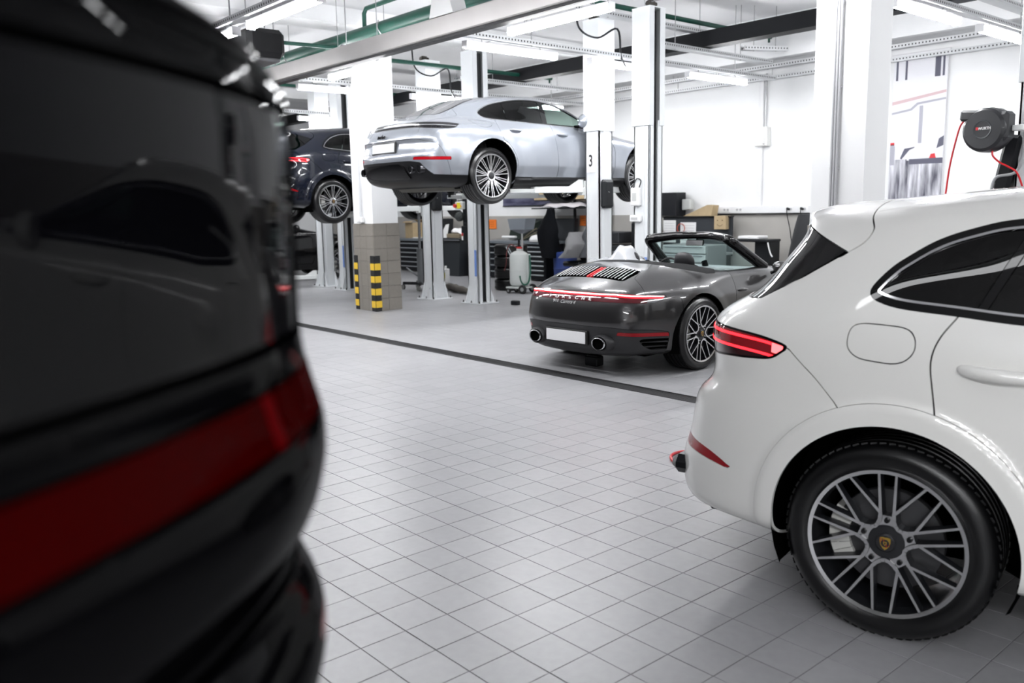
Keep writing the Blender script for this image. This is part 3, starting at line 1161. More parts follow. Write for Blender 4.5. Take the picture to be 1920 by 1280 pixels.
def build_suv(name, label, paint, loc, heading, wheelstyle, lit, group=None, bar=False, roll=None, wheel_z=.37):
    car = thing(name, label, 'car', loc, heading, group)
    glass = mat_glass('privacy_glass', (.008, .009, .009))
    glassf = mat_glass('side_glass', (.30, .42, .38))
    gloss = mat('gloss_black', (.003, .003, .0035), .12, spec=.0, coat=.7)
    rubber = mat('trim_rubber', (.006, .006, .006), .55)
    chrome = mat('window_chrome', (.75, .75, .76), .12, 1.0)
    inner = mat('inner_black', (.002, .002, .002), .9, spec=.0)
    lampred = mat('lamp_red', (.30, .004, .010), .08, coat=1.0)
    lampdark = mat('lamp_dark_red', (.035, .002, .004), .08, coat=1.0)
    lampclear = mat('lamp_clear', (.55, .25, .25), .1, coat=1.0)
    glow = mat('tail_glow', (.8, .02, .03), .2, emit=(1.0, .02, .03), estr=3.0) if lit else lampred
    glow3 = mat('tail_glow_pale', (.9, .2, .2), .2, emit=(1.0, .13, .14), estr=2.2) if lit else lampred
    key = 'parts'
    if key not in SUV:
        S = suv_skin()
        L = []

        def put(nm, sk, slot, split=True, flange=.012, off=0.0):
            if off:
                sk = sk.moved(off)
            if len(sk.T) == 0:
                return
            if flange:
                sk = sk.flanged(flange)
            for q in ([sk, sk.mirror()] if split else [sk.join(sk.mirror())]):
                L.append((nm, q.mesh(nm, inner), slot))
        # wheel openings
        def arches(V):
            d = 9.0
            for hx in (0.0, 2.895):
                a = np.hypot(V[:, 0] - hx - .005, V[:, 2] - .385) - .432
                a = np.maximum(a, .5 - np.abs(V[:, 1]))
                d = np.minimum(d, a)
            return d
        _, S = S.cutout(arches)
        def ring(V):
            d = 9.0
            for hx in (0.0, 2.895):
                a = np.maximum(np.hypot(V[:, 0] - hx - .005, V[:, 2] - .385) - .512, .5 - np.abs(V[:, 1]))
                d = np.minimum(d, a)
            return np.maximum(d, .30 - V[:, 2])
        X, S = S.cutout(ring, .0009)
        put('arch_trim', X, 'paint')
        # side glass
        win = catmull([(-.112, 1.272), (-.108, 1.305), (-.06, 1.365), (-.012, 1.405), (.083, 1.467), (.198, 1.510), (.337, 1.54), (.62, 1.552), (.9, 1.548), (1.2, 1.50), (1.48, 1.405), (1.75, 1.29), (1.93, 1.20), (1.90, 1.175), (1.6, 1.178), (1.1, 1.185), (.6, 1.195), (.386, 1.195), (.18, 1.213), (.003, 1.228), (-.082, 1.249)], 5, closed=True)
        wfn = lambda V: np.maximum(sdf(win, V[:, [0, 2]]), .45 - np.abs(V[:, 1]))
        W, S = S.cutout(wfn)
        trim, W2 = W.clip(-(wfn(W.V) + .026)), W.clip(wfn(W.V) + .026)
        put('window_trim', trim, 'gloss', flange=.01)
        cr, W3 = W2.clip(-(wfn(W2.V) + .034)), W2.clip(wfn(W2.V) + .034)
        put('chrome_strip', cr, 'chrome', flange=.004, off=.003)
        p1 = lambda V: (V[:, 0] - .235 - (V[:, 2] - 1.222) * .47)
        q, W4 = W3.clip(p1(W3.V) + .004), W3.clip(-p1(W3.V) + .03)
        put('quarter_window', q, 'glass', flange=0, off=-.004)
        pl = W3.clip(p1(W3.V) - .03).clip(-(p1(W3.V.copy()[:0]) if False else p1(W3.clip(p1(W3.V) - .03).V)) + .0)
        put('window_pillar', pl, 'gloss', flange=.004)
        p2 = lambda V: (V[:, 0] - 1.03 + (V[:, 2] - 1.2) * .12)
        put('rear_door_window', W4.clip(p2(W4.V) + .03), 'glass', flange=0, off=-.006)
        put('window_pillar', W4.clip(np.abs(p2(W4.V)) - .03), 'gloss', flange=.004)
        put('front_door_window', W4.clip(-p2(W4.V) + .03), 'glassf', flange=0, off=-.006)
        # windscreen (front of the cabin)
        ws = lambda V: np.maximum.reduce([-(V[:, 0] - 1.06 - (np.abs(V[:, 1]) * 0) + 0) + 0, np.abs(V[:, 1]) - (.60 + (1.58 - V[:, 2]) * .30), 1.115 - V[:, 2], V[:, 2] - 1.59, -(V[:, 0] - 1.12)])
        X, S = S.cutout(ws, .002)
        put('windscreen', X, 'glassf', split=False, flange=0, off=-.004)
        # rear end: glass and aero blades behind the pillar line
        rg = lambda V: np.maximum(sdf(np.array([(-.237, 1.418), (-.387, 1.322), (-.555, 1.232), (-.62, 1.225), (-1.3, 1.215), (-1.3, 1.505), (-.49, 1.505), (-.47, 1.515)]), V[:, [0, 2]]), V[:, 0] - .1)
        X, S = S.cutout(rg, .0025)
        bl = lambda V: np.maximum(sdf(np.array([(-.23, 1.43), (-.387, 1.315), (-.405, 1.36), (-.44, 1.44), (-.478, 1.53), (-.45, 1.54)]), V[:, [0, 2]]), .36 - np.abs(V[:, 1]))
        Y, X = X.cutout(bl, .0015)
        put('aero_blade', Y, 'gloss', flange=.02, off=.002)
        put('rear_window', X, 'glass', split=False, flange=0, off=-.003)
        # tail lamp: wraps the corner
        lamp = catmull([(-.390, 1.066), (-.47, 1.091), (-.57, 1.105), (-.70, 1.114), (-.85, 1.118), (-1.1, 1.118), (-1.1, .99), (-.90, .982), (-.77, .990), (-.66, .999), (-.56, 1.004), (-.46, 1.013), (-.42, 1.034)], 5, closed=True)
        lf = lambda V: np.maximum(sdf(lamp, V[:, [0, 2]]), .52 - np.abs(V[:, 1]))
        X, S = S.cutout(lf, .0015)
        rim_ = X.clip(-(lf(X.V) + .008))
        put('lamp_rim', rim_, 'gloss', flange=.006)
        X = X.clip(lf(X.V) + .008)
        mid = catmull([(-.40, 1.058), (-.48, 1.074), (-.58, 1.084), (-.70, 1.090), (-.85, 1.092), (-1.2, 1.09)], 6)
        zc = lambda V: np.interp(-V[:, 0], -mid[:, 0], mid[:, 1])
        up = X.clip(-(V_z(X) - zc(X.V) - .006))
        put('lamp_lens_upper', up, 'lampred', flange=0)
        X = X.clip(V_z(X) - zc(X.V) - .006)
        tipf = lambda V: -.452 - V[:, 0]
        tip = X.clip(tipf(X.V)).clip(-(V_z(X.clip(tipf(X.V))) - zc(X.clip(tipf(X.V)).V) + .030))
        st = X.clip(-(V_z(X) - zc(X.V) + .004))
        put('lamp_tip_glow', tip, 'glow3', flange=0, off=.0015)
        put('light_strip', st, 'glow', flange=0, off=.001)
        X = X.clip(V_z(X) - zc(X.V) + .004)
        d2 = X.clip(-(V_z(X) - zc(X.V) + .040))
        put('lamp_lens_middle', d2, 'lampred', flange=0)
        X = X.clip(V_z(X) - zc(X.V) + .040)
        st = X.clip(-(V_z(X) - zc(X.V) + .050))
        put('light_strip', st, 'glow2', flange=0, off=.001)
        X = X.clip(V_z(X) - zc(X.V) + .050)
        put('lamp_lens_lower', X, 'lampdark', flange=0)
        # light bar across the tailgate
        bf = lambda V: np.maximum.reduce([V[:, 2] - 1.085, 1.02 - V[:, 2], np.abs(V[:, 1]) - .515, V[:, 0] + .6])
        X, S = S.cutout(bf, .0015)
        put('light_bar', X, 'bar', split=False, flange=.006)
        # lower reflector in the bumper
        rf = catmull([(-.60, .533), (-.70, .583), (-.80, .606), (-.95, .616), (-.95, .573), (-.80, .560), (-.70, .546)], 5, closed=True)
        X, S = S.cutout(lambda V: np.maximum(sdf(rf, V[:, [0, 2]]), .4 - np.abs(V[:, 1])), .001)
        put('reflector', X, 'refl', flange=.006, off=-.002)
        # roof spoiler behind the curved joint
        jt = catmull([(-.12, 1.9), (-.17, 1.66), (-.195, 1.595), (-.188, 1.55), (-.162, 1.502), (-.182, 1.455), (-.237, 1.416)], 6)
        spf = lambda V: np.maximum(sdf(np.concatenate([jt, [(-.40, 1.30), (-1.5, 1.35), (-1.5, 1.9)]]), V[:, [0, 2]]), 1.40 - V[:, 2])
        X, S = S.cutout(spf, .003)
        put('roof_spoiler', X, 'paint', split=False)
        # doors
        rd = catmull([(.19, 1.215), (.14, 1.135), (.121, 1.055), (.135, .945), (.148, .872), (.158, .858)], 6)
        rdp = np.concatenate([rd, catmull([(.158, .858), (.226, .841), (.312, .789), (.39, .705), (.46, .57), (.53, .415)], 5), [(1.10, .395), (1.09, .8), (1.06, 1.2), (1.03, 1.26), (.21, 1.26)]])
        X, S = S.cutout(lambda V: np.maximum(sdf(rdp, V[:, [0, 2]]), .6 - np.abs(V[:, 1])), .0028)
        put('rear_door', X, 'paint')
        fdp = np.concatenate([[(1.10, .395), (1.09, .8), (1.06, 1.2), (1.03, 1.26), (1.9, 1.26), (1.97, 1.17)], catmull([(2.0, 1.12), (2.16, .95), (2.2, .75), (2.16, .5), (2.1, .39)], 4)])
        X, S = S.cutout(lambda V: np.maximum(sdf(fdp, V[:, [0, 2]]), .6 - np.abs(V[:, 1])), .0028)
        put('front_door', X, 'paint')
        # fuel flap
        ff = catmull([(-.165, 1.11), (-.155, 1.155), (-.12, 1.172), (-.05, 1.172), (.03, 1.165), (.062, 1.135), (.065, 1.09), (.04, 1.055), (.0, 1.04), (-.06, 1.042), (-.12, 1.05), (-.155, 1.075)], 4, closed=True)
        X, S = S.cutout(lambda V: np.maximum(sdf(ff, V[:, [0, 2]]), .6 - np.abs(V[:, 1])), .0022)
        put('fuel_flap', X, 'paint')
        # rear bumper below the tailgate seam
        bm_ = lambda V: np.maximum.reduce([sdf(np.concatenate([catmull([(-.385, 1.06), (-.33, 1.01), (-.267, .954), (-.185, .866), (-.17, .85)], 4), [(-.17, .3), (-.17, 0), (-2, 0), (-2, 1.06)]]), V[:, [0, 2]]), V[:, 0] + .1, -np.maximum(np.abs(V[:, 1]) - .74, .845 - V[:, 2])])
        X, S = S.cutout(bm_, .0022)
        lo = lambda V: np.maximum(V[:, 2] - (.43 + .10 * np.clip((np.abs(V[:, 1]) - .35) / .4, 0, 1) * 0), np.abs(V[:, 1]) - .62)
        Y, X = X.cutout(lo, .001)
        put('diffuser', Y, 'rubber', split=False)
        put('rear_bumper', X, 'paint', split=False)
        # tailgate
        tg = lambda V: np.maximum.reduce([V[:, 0] + .50, np.abs(V[:, 1]) - .74, V[:, 2] - 1.40])
        X, S = S.cutout(tg, .002)
        put('tailgate', X, 'paint', split=False)
        # bonnet
        bo = lambda V: np.maximum.reduce([1.95 - V[:, 0], V[:, 0] - 3.45, np.abs(V[:, 1]) - .70, .85 - V[:, 2]])
        X, S = S.cutout(bo, .002)
        put('bonnet', X, 'paint', split=False)
        roof = lambda V: np.maximum(np.abs(V[:, 1]) - .52, 1.50 - V[:, 2])
        X, S = S.cutout(roof, .0005)
        put('roof_panel', X, 'paint', split=False, flange=.003)
        # what is left: sills, wings and rear quarters
        put('body_side', S, 'paint')
        # dark inner shell with the windows left open
        I = suv_skin()
        _, I = I.cutout(arches)
        _, I = I.cutout(wfn)
        _, I = I.cutout(ws)
        _, I = I.cutout(rg)
        put('inner_shell', I.moved(-.015), 'inner', split=False, flange=0)
        SUV[key] = L
    slots = dict(refl=mat('reflector_red', (.30, .004, .010), .2, spec=.2, coat=.3), paint=paint, glass=glass, glassf=glassf, gloss=gloss, chrome=chrome if not bar else gloss, inner=inner, rubber=rubber, lampred=lampred,
                 lampdark=lampdark, glow=glow, glow2=glow, glow3=glow3, bar=mat('bar_red', (.30, .004, .010), .1, coat=1.0) if bar else paint)
    if bar:
        slots['paint'] = paint
    for nm, me, slot in SUV[key]:
        o = link(nm, me, car)
        o.material_slots[0].link = 'OBJECT'
        o.material_slots[0].material = slots[slot]
    # underbody, liners, wheels, handles, mirrors
    ub = MB()
    ub.box((1.35, 0, .30), (4.4, 1.3, .12), bev=.03)
    ub.box((-.40, 0, .40), (.8, 1.1, .14), bev=.03)
    ub.obj('underbody', inner, car)
    for hx in (0, 2.895):
        MB().cyl((hx, -.75, wheel_z), (hx, .75, wheel_z), .05, n=12).obj('axle', mat('axle_steel', (.05, .05, .05), .6, .5), car)
    for s in (-1, 1):
        MB().box((-.845, s * .62, .458), (.26, .24, .085), bev=.03).obj('exhaust_tip', mat('exhaust_dark', (.02, .02, .022), .3, .8), car)
    for hx in (0.0, 2.895):
        arch_liner(car, hx + .005, .385, .432, .955, .60)
        for s in (-1, 1):
            wheel(car, wheelstyle, (hx, s * .965, wheel_z), s, key='suv_' + wheelstyle, spin=0.0 if hx == 0 else .4, R=.372, W=.30, rr=.278)
    for s in (-1, 1):
        for hx in (.21, 1.20):
            h = MB()
            pts = catmull([(hx, s * .955, 1.043), (hx + .03, s * .985, 1.042), (hx + .12, s * 1.0, 1.037), (hx + .21, s * .985, 1.032), (hx + .25, s * .95, 1.03)], 5)
            h.tube(pts, [.012 + .011 * math.sin(math.pi * k / (len(pts) - 1)) for k in range(len(pts))], n=10)
            h.obj('door_handle', paint, car, smooth=50)
        mi = MB()
        mi.lathe([(0, 0), (.05, .01), (.085, .04), (.095, .09), (.08, .13), (.0, .135)], n=20, o=(1.83, s * .97, 1.22), axis=(-1, 0, 0))
        mi.cyl((1.80, s * .88, 1.18), (1.80, s * .98, 1.21), .02, n=8)
        mi.obj('door_mirror', paint, car, smooth=50)
    seats(car, [(.25, -.40), (.25, .40), (1.25, -.40), (1.25, .40)], .62)
    return car


def V_z(S):
    return S.V[:, 2]


def seats(car, spots, base, m=None):
    m = m or mat('seat_black', (.012, .012, .013), .6)
    for (x, y) in spots:
        mb = MB()
        mb.box((x + .25, y, base), (.5, .5, .16), bev=.05)
        mb.box((x - .02, y, base + .33), (.14, .48, .60), R=roty(-.25), bev=.05)
        mb.box((x - .14, y, base + .70), (.09, .26, .18), R=roty(-.2), bev=.04)
        mb.obj('seat', m, car)


# ------------------------------------------------------------------ silver fastback saloon on the lift
def sedan_skin():
    B = [-.62, -.42, -.2, 0., .25, .55, 1.0, 1.5, 1.9, 2.3, 2.65, 2.95, 3.25]
    def yt(y, rear=.06, front=.06):
        return [(-.65, y - rear), (-.42, y - rear * .45), (-.2, y - rear * .1), (.05, y), (2.5, y - .005), (2.95, y - front * .25), (3.3, y - front)]
    rows = [
        dict(xr=-.72, zr=.235, xs0=-.55, y=yt(.62), z=[(-.6, .235), (-.3, .215), (3.2, .20)], xse=3.25, xf=3.60, zf=.17),
        dict(xr=-.90, zr=.265, xs0=-.58, y=yt(.84, .08), z=[(-.6, .26), (-.3, .235), (3.2, .21)], xse=3.25, xf=3.72, zf=.18),
        dict(xr=-1.0, zr=.31, xs0=-.60, y=yt(.925, .08), z=[(-.6, .31), (0, .27), (3.2, .25)], xse=3.25, xf=3.82, zf=.25),
        dict(xr=-1.06, zr=.42, xs0=-.60, y=yt(.955, .075), z=[(-.6, .42), (0, .38), (3.2, .36)], xse=3.25, xf=3.89, zf=.36),
        dict(xr=-1.085, zr=.55, xs0=-.60, y=yt(.968, .068), z=[(-.6, .54), (0, .52), (3.2, .48)], xse=3.25, xf=3.90, zf=.47),
        dict(xr=-1.08, zr=.64, xs0=-.60, y=yt(.972, .066), z=[(-.6, .64), (0, .62), (3.2, .58)], xse=3.25, xf=3.88, zf=.56),
        dict(xr=-1.045, zr=.745, xs0=-.60, y=yt(.972, .066), z=[(-.6, .75), (0, .74), (1.5, .70), (3.2, .68)], xse=3.25, xf=3.84, zf=.64),
        dict(xr=-1.03, zr=.84, xs0=-.60, y=yt(.966, .066), z=[(-.6, .85), (0, .855), (1.5, .80), (3.2, .76)], xse=3.22, xf=3.77, zf=.70),
        dict(xr=-1.01, zr=.915, xs0=-.58, y=yt(.948, .068), z=[(-.6, .925), (0, .94), (1.5, .88), (2.9, .86), (3.2, .82)], xse=3.15, xf=3.66, zf=.75),
        dict(xr=-.985, zr=.985, xs0=-.56, y=[(-.6, .845), (-.35, .885), (0, .905), (.5, .915), (1.5, .93), (2.5, .90), (3.0, .83)], z=[(-.6, .98), (0, .995), (.6, .985), (1.5, .945), (2.9, .915), (3.2, .86)], xse=3.0, xf=3.45, zf=.80),
        dict(xr=-.945, zr=1.048, xs0=-.52, y=[(-.6, .78), (-.3, .825), (0, .85), (.5, .88), (1.5, .90), (2.3, .86), (2.8, .76)], z=[(-.6, 1.03), (0, 1.045), (.6, 1.03), (1.5, 1.0), (2.6, .95), (3.0, .89)], xse=2.75, xf=3.10, zf=.87),
        dict(xr=-.86, zr=1.088, xs0=-.45, y=[(-.5, .70), (-.2, .765), (0.1, .815), (.5, .855), (1.5, .87), (2.3, .80)], z=[(-.5, 1.07), (0, 1.08), (.6, 1.065), (1.5, 1.045), (2.4, .99)], xse=2.42, xf=2.65, zf=.97),
        dict(xr=-.74, zr=1.118, xs0=-.36, y=[(-.4, .63), (-.1, .715), (.2, .785), (.6, .825), (1.6, .835), (2.15, .77)], z=[(-.4, 1.11), (0, 1.125), (.6, 1.11), (1.6, 1.095), (2.1, 1.035)], xse=2.15, xf=2.32, zf=1.02),
        dict(xr=-.56, zr=1.18, xs0=-.24, y=[(-.3, .575), (0, .66), (.3, .735), (.7, .77), (1.6, .775), (2.15, .73)], z=[(-.3, 1.18), (.1, 1.215), (.7, 1.232), (1.6, 1.21), (2.15, 1.09)], xse=2.12, xf=2.28, zf=1.085),
        dict(xr=-.37, zr=1.265, xs0=-.12, y=[(-.2, .53), (.1, .61), (.4, .675), (.8, .70), (1.5, .695), (1.9, .67)], z=[(-.15, 1.265), (.2, 1.32), (.7, 1.352), (1.4, 1.335), (1.95, 1.20)], xse=1.92, xf=2.08, zf=1.195),
        dict(xr=-.20, zr=1.337, xs0=0., y=[(-.1, .49), (.2, .56), (.5, .61), (.9, .62), (1.6, .61)], z=[(0, 1.34), (.3, 1.40), (.7, 1.438), (1.25, 1.433), (1.75, 1.32)], xse=1.70, xf=1.86, zf=1.305),
        dict(xr=-.10, zr=1.375, xs0=.08, y=[(0, .42), (.3, .48), (.6, .51), (1.3, .49)], z=[(.05, 1.385), (.3, 1.435), (.7, 1.475), (1.2, 1.475), (1.6, 1.395)], xse=1.52, xf=1.66, zf=1.385),
        dict(xr=-.06, zr=1.39, xs0=.10, y=.26, z=[(.05, 1.41), (.3, 1.457), (.7, 1.494), (1.2, 1.495), (1.5, 1.44)], xse=1.42, xf=1.56, zf=1.42),
        dict(xr=-.05, zr=1.395, xs0=.10, y=.0, z=[(.05, 1.418), (.3, 1.463), (.7, 1.50), (1.2, 1.50), (1.5, 1.445)], xse=1.42, xf=1.54, zf=1.43),
    ]
    G = control_grid(rows, B, .25, 1.0)

    def disp(P, N):
        P = arch_disp([(0.02, .44), (2.97, .44)], .42, .56, .012)(P, N)
        P = P.copy()
        # hollow in the rear apron round the number plate
        a = np.clip((.88 - np.abs(P[..., 1])) / .10, 0, 1) * np.clip((P[..., 2] - .62) / .09, 0, 1) * np.clip((.84 - P[..., 2]) / .07, 0, 1)
        a *= np.clip((-P[..., 0] - .72) / .08, 0, 1)
        P[..., 0] += .016 * a * a * (3 - 2 * a)
        # sharp lower flank crease
        side = np.clip((np.abs(N[..., 1]) - .6) / .3, 0, 1) * np.clip((P[..., 0] - .35) / .15, 0, 1) * np.clip((2.6 - P[..., 0]) / .15, 0, 1)
        t = np.clip((.50 - P[..., 2]) / .12, 0, 1)
        P[..., 1] -= .022 * side * t * (P[..., 2] > .33)
        return P
    return surface(G, .021, disp)


def build_sedan(label, loc, heading):
    car = thing('sedan_car', label, 'car', loc, heading)
    paint = mat('paint_silver', (.33, .35, .39), .26, .6, coat=1.0, flake=.10)
    glass = mat_glass('privacy_glass_b', (.012, .013, .013))
    glassf = mat_glass('side_glass_b', (.62, .72, .68))
    rglass = mat('rear_glass_grey', (.10, .10, .105), .06, coat=1.0)
    gloss = mat('gloss_black', (.003, .003, .0035), .12, spec=.0, coat=.7)
    rubber = mat('trim_rubber', (.006, .006, .006), .55)
    chrome = mat('window_chrome', (.75, .75, .76), .12, 1.0)
    inner = mat('inner_black', (.002, .002, .002), .9, spec=.0)
    red = mat('reflector_red', (.30, .004, .010), .2, spec=.2, coat=.3)
    S = sedan_skin()

    def arches(V):
        d = 9.0
        for hx in (.02, 2.97):
            a = np.hypot(V[:, 0] - hx, V[:, 2] - .44) - .402
            d = np.minimum(d, np.maximum(a, .5 - np.abs(V[:, 1])))
        return d
    _, S = S.cutout(arches)
    win = catmull([(-.012, 1.165), (-.008, 1.20), (.07, 1.255), (.21, 1.315), (.40, 1.362), (.65, 1.405), (.95, 1.425), (1.22, 1.405), (1.50, 1.335), (1.78, 1.225), (1.98, 1.105), (1.94, 1.048), (1.44, 1.055), (1.0, 1.065), (.64, 1.078), (.25, 1.097), (.10, 1.107), (.025, 1.125)], 5, closed=True)
    wfn = lambda V: np.maximum(sdf(win, V[:, [0, 2]]), .42 - np.abs(V[:, 1]))
    W, S = S.cutout(wfn)
    emit(car, 'chrome_strip', W.clip(-(wfn(W.V) + .009)), chrome, flange=.004, off=.002)
    W = W.clip(wfn(W.V) + .009)
    emit(car, 'window_trim', W.clip(-(wfn(W.V) + .024)), gloss, flange=.006)
    W = W.clip(wfn(W.V) + .024)
    p0 = lambda V: V[:, 0] - .387 - (V[:, 2] - 1.096) * .15
    emit(car, 'quarter_window', W.clip(p0(W.V) + .006), glass, flange=0, off=-.003)
    emit(car, 'window_pillar', W.clip(np.abs(p0(W.V)) - .006), gloss, flange=.003)
    W = W.clip(-p0(W.V) + .006)
    p1 = lambda V: V[:, 0] - 1.05 - (V[:, 2] - 1.066) * .22
    emit(car, 'rear_door_window', W.clip(p1(W.V) + .045), glass, flange=0, off=-.004)
    emit(car, 'window_pillar', W.clip(np.abs(p1(W.V)) - .045), gloss, flange=.003)
    emit(car, 'front_door_window', W.clip(-p1(W.V) + .045), glassf, flange=0, off=-.004)
    ws = lambda V: np.maximum.reduce([np.abs(V[:, 1]) - (.55 + (1.39 - V[:, 2]) * .32), 1.04 - V[:, 2], V[:, 2] - 1.43, 1.36 - V[:, 0]])
    X, S = S.cutout(ws, .002)
    emit(car, 'windscreen', X, glassf, split=False, flange=0, off=-.003)
    # rear window
    rg = top_poly([(.15, -.3), (.15, .34), (.12, .425), (0, .465), (-.27, .495), (-.48, .49), (-.555, .45), (-.595, .2), (-.60, -.3)], smooth=False, zmin=1.0)
    X, S = S.cutout(rg, .002)
    rt = lambda V: rg(V) + .02
    emit(car, 'rear_window_trim', X.clip(-rt(X.V)), gloss, split=False, flange=.004)
    emit(car, 'rear_window', X.clip(rt(X.V)), rglass, split=False, flange=0, off=-.002)
    # full-width lamp band
    lamp = np.array(list(catmull([(-.43, 1.018), (-.55, 1.034), (-.68, 1.040), (-.85, 1.042), (-1.3, 1.044)], 5)) + list(catmull([(-1.3, .974), (-.95, .968), (-.86, .958), (-.74, .950), (-.62, .948), (-.52, .965)], 5)))
    lf = lambda V: np.maximum(sdf(lamp, V[:, [0, 2]]), V[:, 0] + .4)
    X, S = S.cutout(lf, .0015)
    emit(car, 'lamp_frame', X.clip(-(lf(X.V) + .008)), rubber, split=False, flange=.008)
    X = X.clip(lf(X.V) + .008)
    lens = mat('lamp_smoked', (.010, .010, .012), .15, spec=.2, coat=.15, noise=.5, nscale=30)
    zc = lambda V: 1.004 - .02 * np.clip((V[:, 0] + .85) / .4, 0, 1)
    emit(car, 'lamp_strip', X.clip(np.abs(X.V[:, 2] - zc(X.V)) - .006), mat('lamp_strip_clear', (.16, .16, .17), .15, coat=.5), split=False, flange=0, off=.002)
    emit(car, 'lamp_lens', X, lens, split=False, flange=0)
    # reflectors
    X, S = S.cutout(rear_poly([(.59, .565), (.60, .603), (1.0, .598), (.98, .556)], smooth=False, xmax=-.62), .001)
    emit(car, 'reflector', X, red, flange=.006, off=-.001)
    # black lower apron with the tail pipes
    ap = rear_poly([(-.3, .55), (.56, .55), (.68, .53), (.78, .38), (1.2, .335), (1.2, -.1), (-.3, -.1)], smooth=False, xmax=-.30)
    X, S = S.cutout(ap, .002)
    emit(car, 'rear_apron', X, mat('apron_black', (.005, .005, .006), .42, spec=.25), split=False, flange=.01)
    ch = rear_poly([(-.3, .52), (.36, .52), (.44, .49), (.50, .34), (-.3, .34)], smooth=False, xmax=-.5)
    Y = X.clip(ch(X.V)).moved(.022)
    emit(car, 'diffuser_blade', Y, gloss, split=False, flange=.03)
    # sill
    X, S = S.cutout(lambda V: np.maximum.reduce([V[:, 2] - .352, .40 - V[:, 0], V[:, 0] - 2.6]), .001)
    emit(car, 'sill', X, mat('apron_black', (.005, .005, .006), .42, spec=.25))
    # tailgate seam, doors, flap
    tg = lambda V: np.maximum.reduce([V[:, 0] + .30, np.abs(V[:, 1]) - (.62 - .25 * np.clip((.90 - V[:, 2]) / .1, 0, 1)), .825 - V[:, 2]])
    X, S = S.cutout(tg, .0022)
    emit(car, 'tailgate', X, paint, split=False)
    rd = np.concatenate([catmull([(.20, 1.12), (.178, 1.06), (.165, .95), (.205, .82)], 4), catmull([(.26, .80), (.36, .70), (.43, .55), (.445, .34)], 4), [(1.19, .33)], catmull([(1.205, .40), (1.19, .65), (1.155, .87), (1.137, 1.05), (1.13, 1.12)], 4)])
    X, S = S.cutout(lambda V: np.maximum(sdf(rd, V[:, [0, 2]]), .6 - np.abs(V[:, 1])), .0028)
    emit(car, 'rear_door', X, paint)
    fd = np.concatenate([[(1.13, 1.12)], catmull([(1.137, 1.05), (1.155, .87), (1.19, .65), (1.205, .40)], 4), [(1.19, .33), (2.34, .33)], catmull([(2.36, .5), (2.36, .75), (2.26, .92), (2.10, 1.0), (1.95, 1.08)], 4)])
    X, S = S.cutout(lambda V: np.maximum(sdf(fd, V[:, [0, 2]]), .6 - np.abs(V[:, 1])), .0028)
    emit(car, 'front_door', X, paint)
    ff = catmull([(-.22, 1.08), (-.15, 1.085), (-.02, 1.075), (.08, 1.055), (.06, 1.01), (-.02, .985), (-.12, .99), (-.19, 1.03)], 4, closed=True)
    X, S = S.cutout(lambda V: np.maximum(sdf(ff, V[:, [0, 2]]), .5 - np.abs(V[:, 1])), .002)
    emit(car, 'fuel_flap', X, paint)
    bc = np.array(list(catmull([(-.90, .80), (-.79, .76), (-.71, .64), (-.63, .44), (-.60, .34)], 5)) + [(-.60, .1), (-2, .1), (-2, .822), (-.95, .822)])
    X, S = S.cutout(lambda V: np.maximum(sdf(bc, V[:, [0, 2]]), V[:, 0] + .4), .0018)
    emit(car, 'rear_bumper', X, paint, split=False)
    bo = lambda V: np.maximum.reduce([1.92 - V[:, 0], V[:, 0] - 3.5, np.abs(V[:, 1]) - .62, .70 - V[:, 2]])
    X, S = S.cutout(bo, .002)
    emit(car, 'bonnet', X, paint, split=False)
    X, S = S.cutout(lambda V: np.maximum.reduce([np.abs(V[:, 1]) - .46, 1.30 - V[:, 2]]), .0005)
    emit(car, 'roof_panel', X, paint, split=False, flange=.003)
    emit(car, 'body_side', S, paint)
    I = sedan_skin()
    for fn in (arches, wfn, ws):
        _, I = I.cutout(fn)
    emit(car, 'inner_shell', I.moved(-.02), inner, split=False, flange=0)
    # plate, pipes, badge
    pl = MB()
    pl.box((-1.045, 0, .735), (.02, .56, .15), R=roty(.08), bev=.006)
    po = pl.obj('plate_holder', rubber, car)
    MB().box((-1.058, 0, .735), (.006, .52, .112), R=roty(.08), bev=.002).obj('number_plate', mat('plate_grey', (.62, .63, .64), .45), car)
    for s in (-1, 1):
        for k in (0, 1):
            e = MB()
            y = s * (.545 + .125 * k)
            e.lathe([(.038, .10), (.040, 0), (.052, -.002), (.054, .012), (.054, .12)], n=24, o=(-1.02 + .05 * k, y, .448), axis=(1, 0, 0))
            e.obj('tail_pipe', mat('pipe_dark', (.05, .05, .055), .25, .9), car, smooth=40)
    text_obj('badge', 'turbo', .075, gloss, car, (-1.043, .06, .885), (0, -1, 0), (.2, 0, .98), depth=.004, shear=.3, bold=.001, sx=1.1)
    ub = MB()
    ub.box((1.55, 0, .245), (4.3, 1.15, .05), bev=.02)
    ub.obj('underbody', mat('underbody_dark', (.02, .02, .02), .8, noise=.3), car)
    u2 = MB()
    u2.box((-.25, 0, .25), (.6, 1.0, .14), bev=.05)
    u2.obj('rear_silencer', mat('silencer_steel', (.12, .115, .10), .55, .7), car)
    MB().cyl((0, -.8, .36), (0, .8, .36), .045, n=10).obj('axle', mat('axle_steel', (.05, .05, .05), .6, .5), car)
    MB().cyl((2.95, -.8, .36), (2.95, .8, .36), .045, n=10).obj('axle', mat('axle_steel', (.05, .05, .05), .6, .5), car)
    for hx in (0.0, 2.95):
        arch_liner(car, hx + .02, .44, .402, .945, .55, a0=-35, a1=215)
        for s in (-1, 1):
            wheel(car, 'star', (hx, s * .955, .36), s, key='sedan', spin=.06 if hx == 0 else .3, R=.363, W=.30, rr=.283, caliper='caliper_dark')
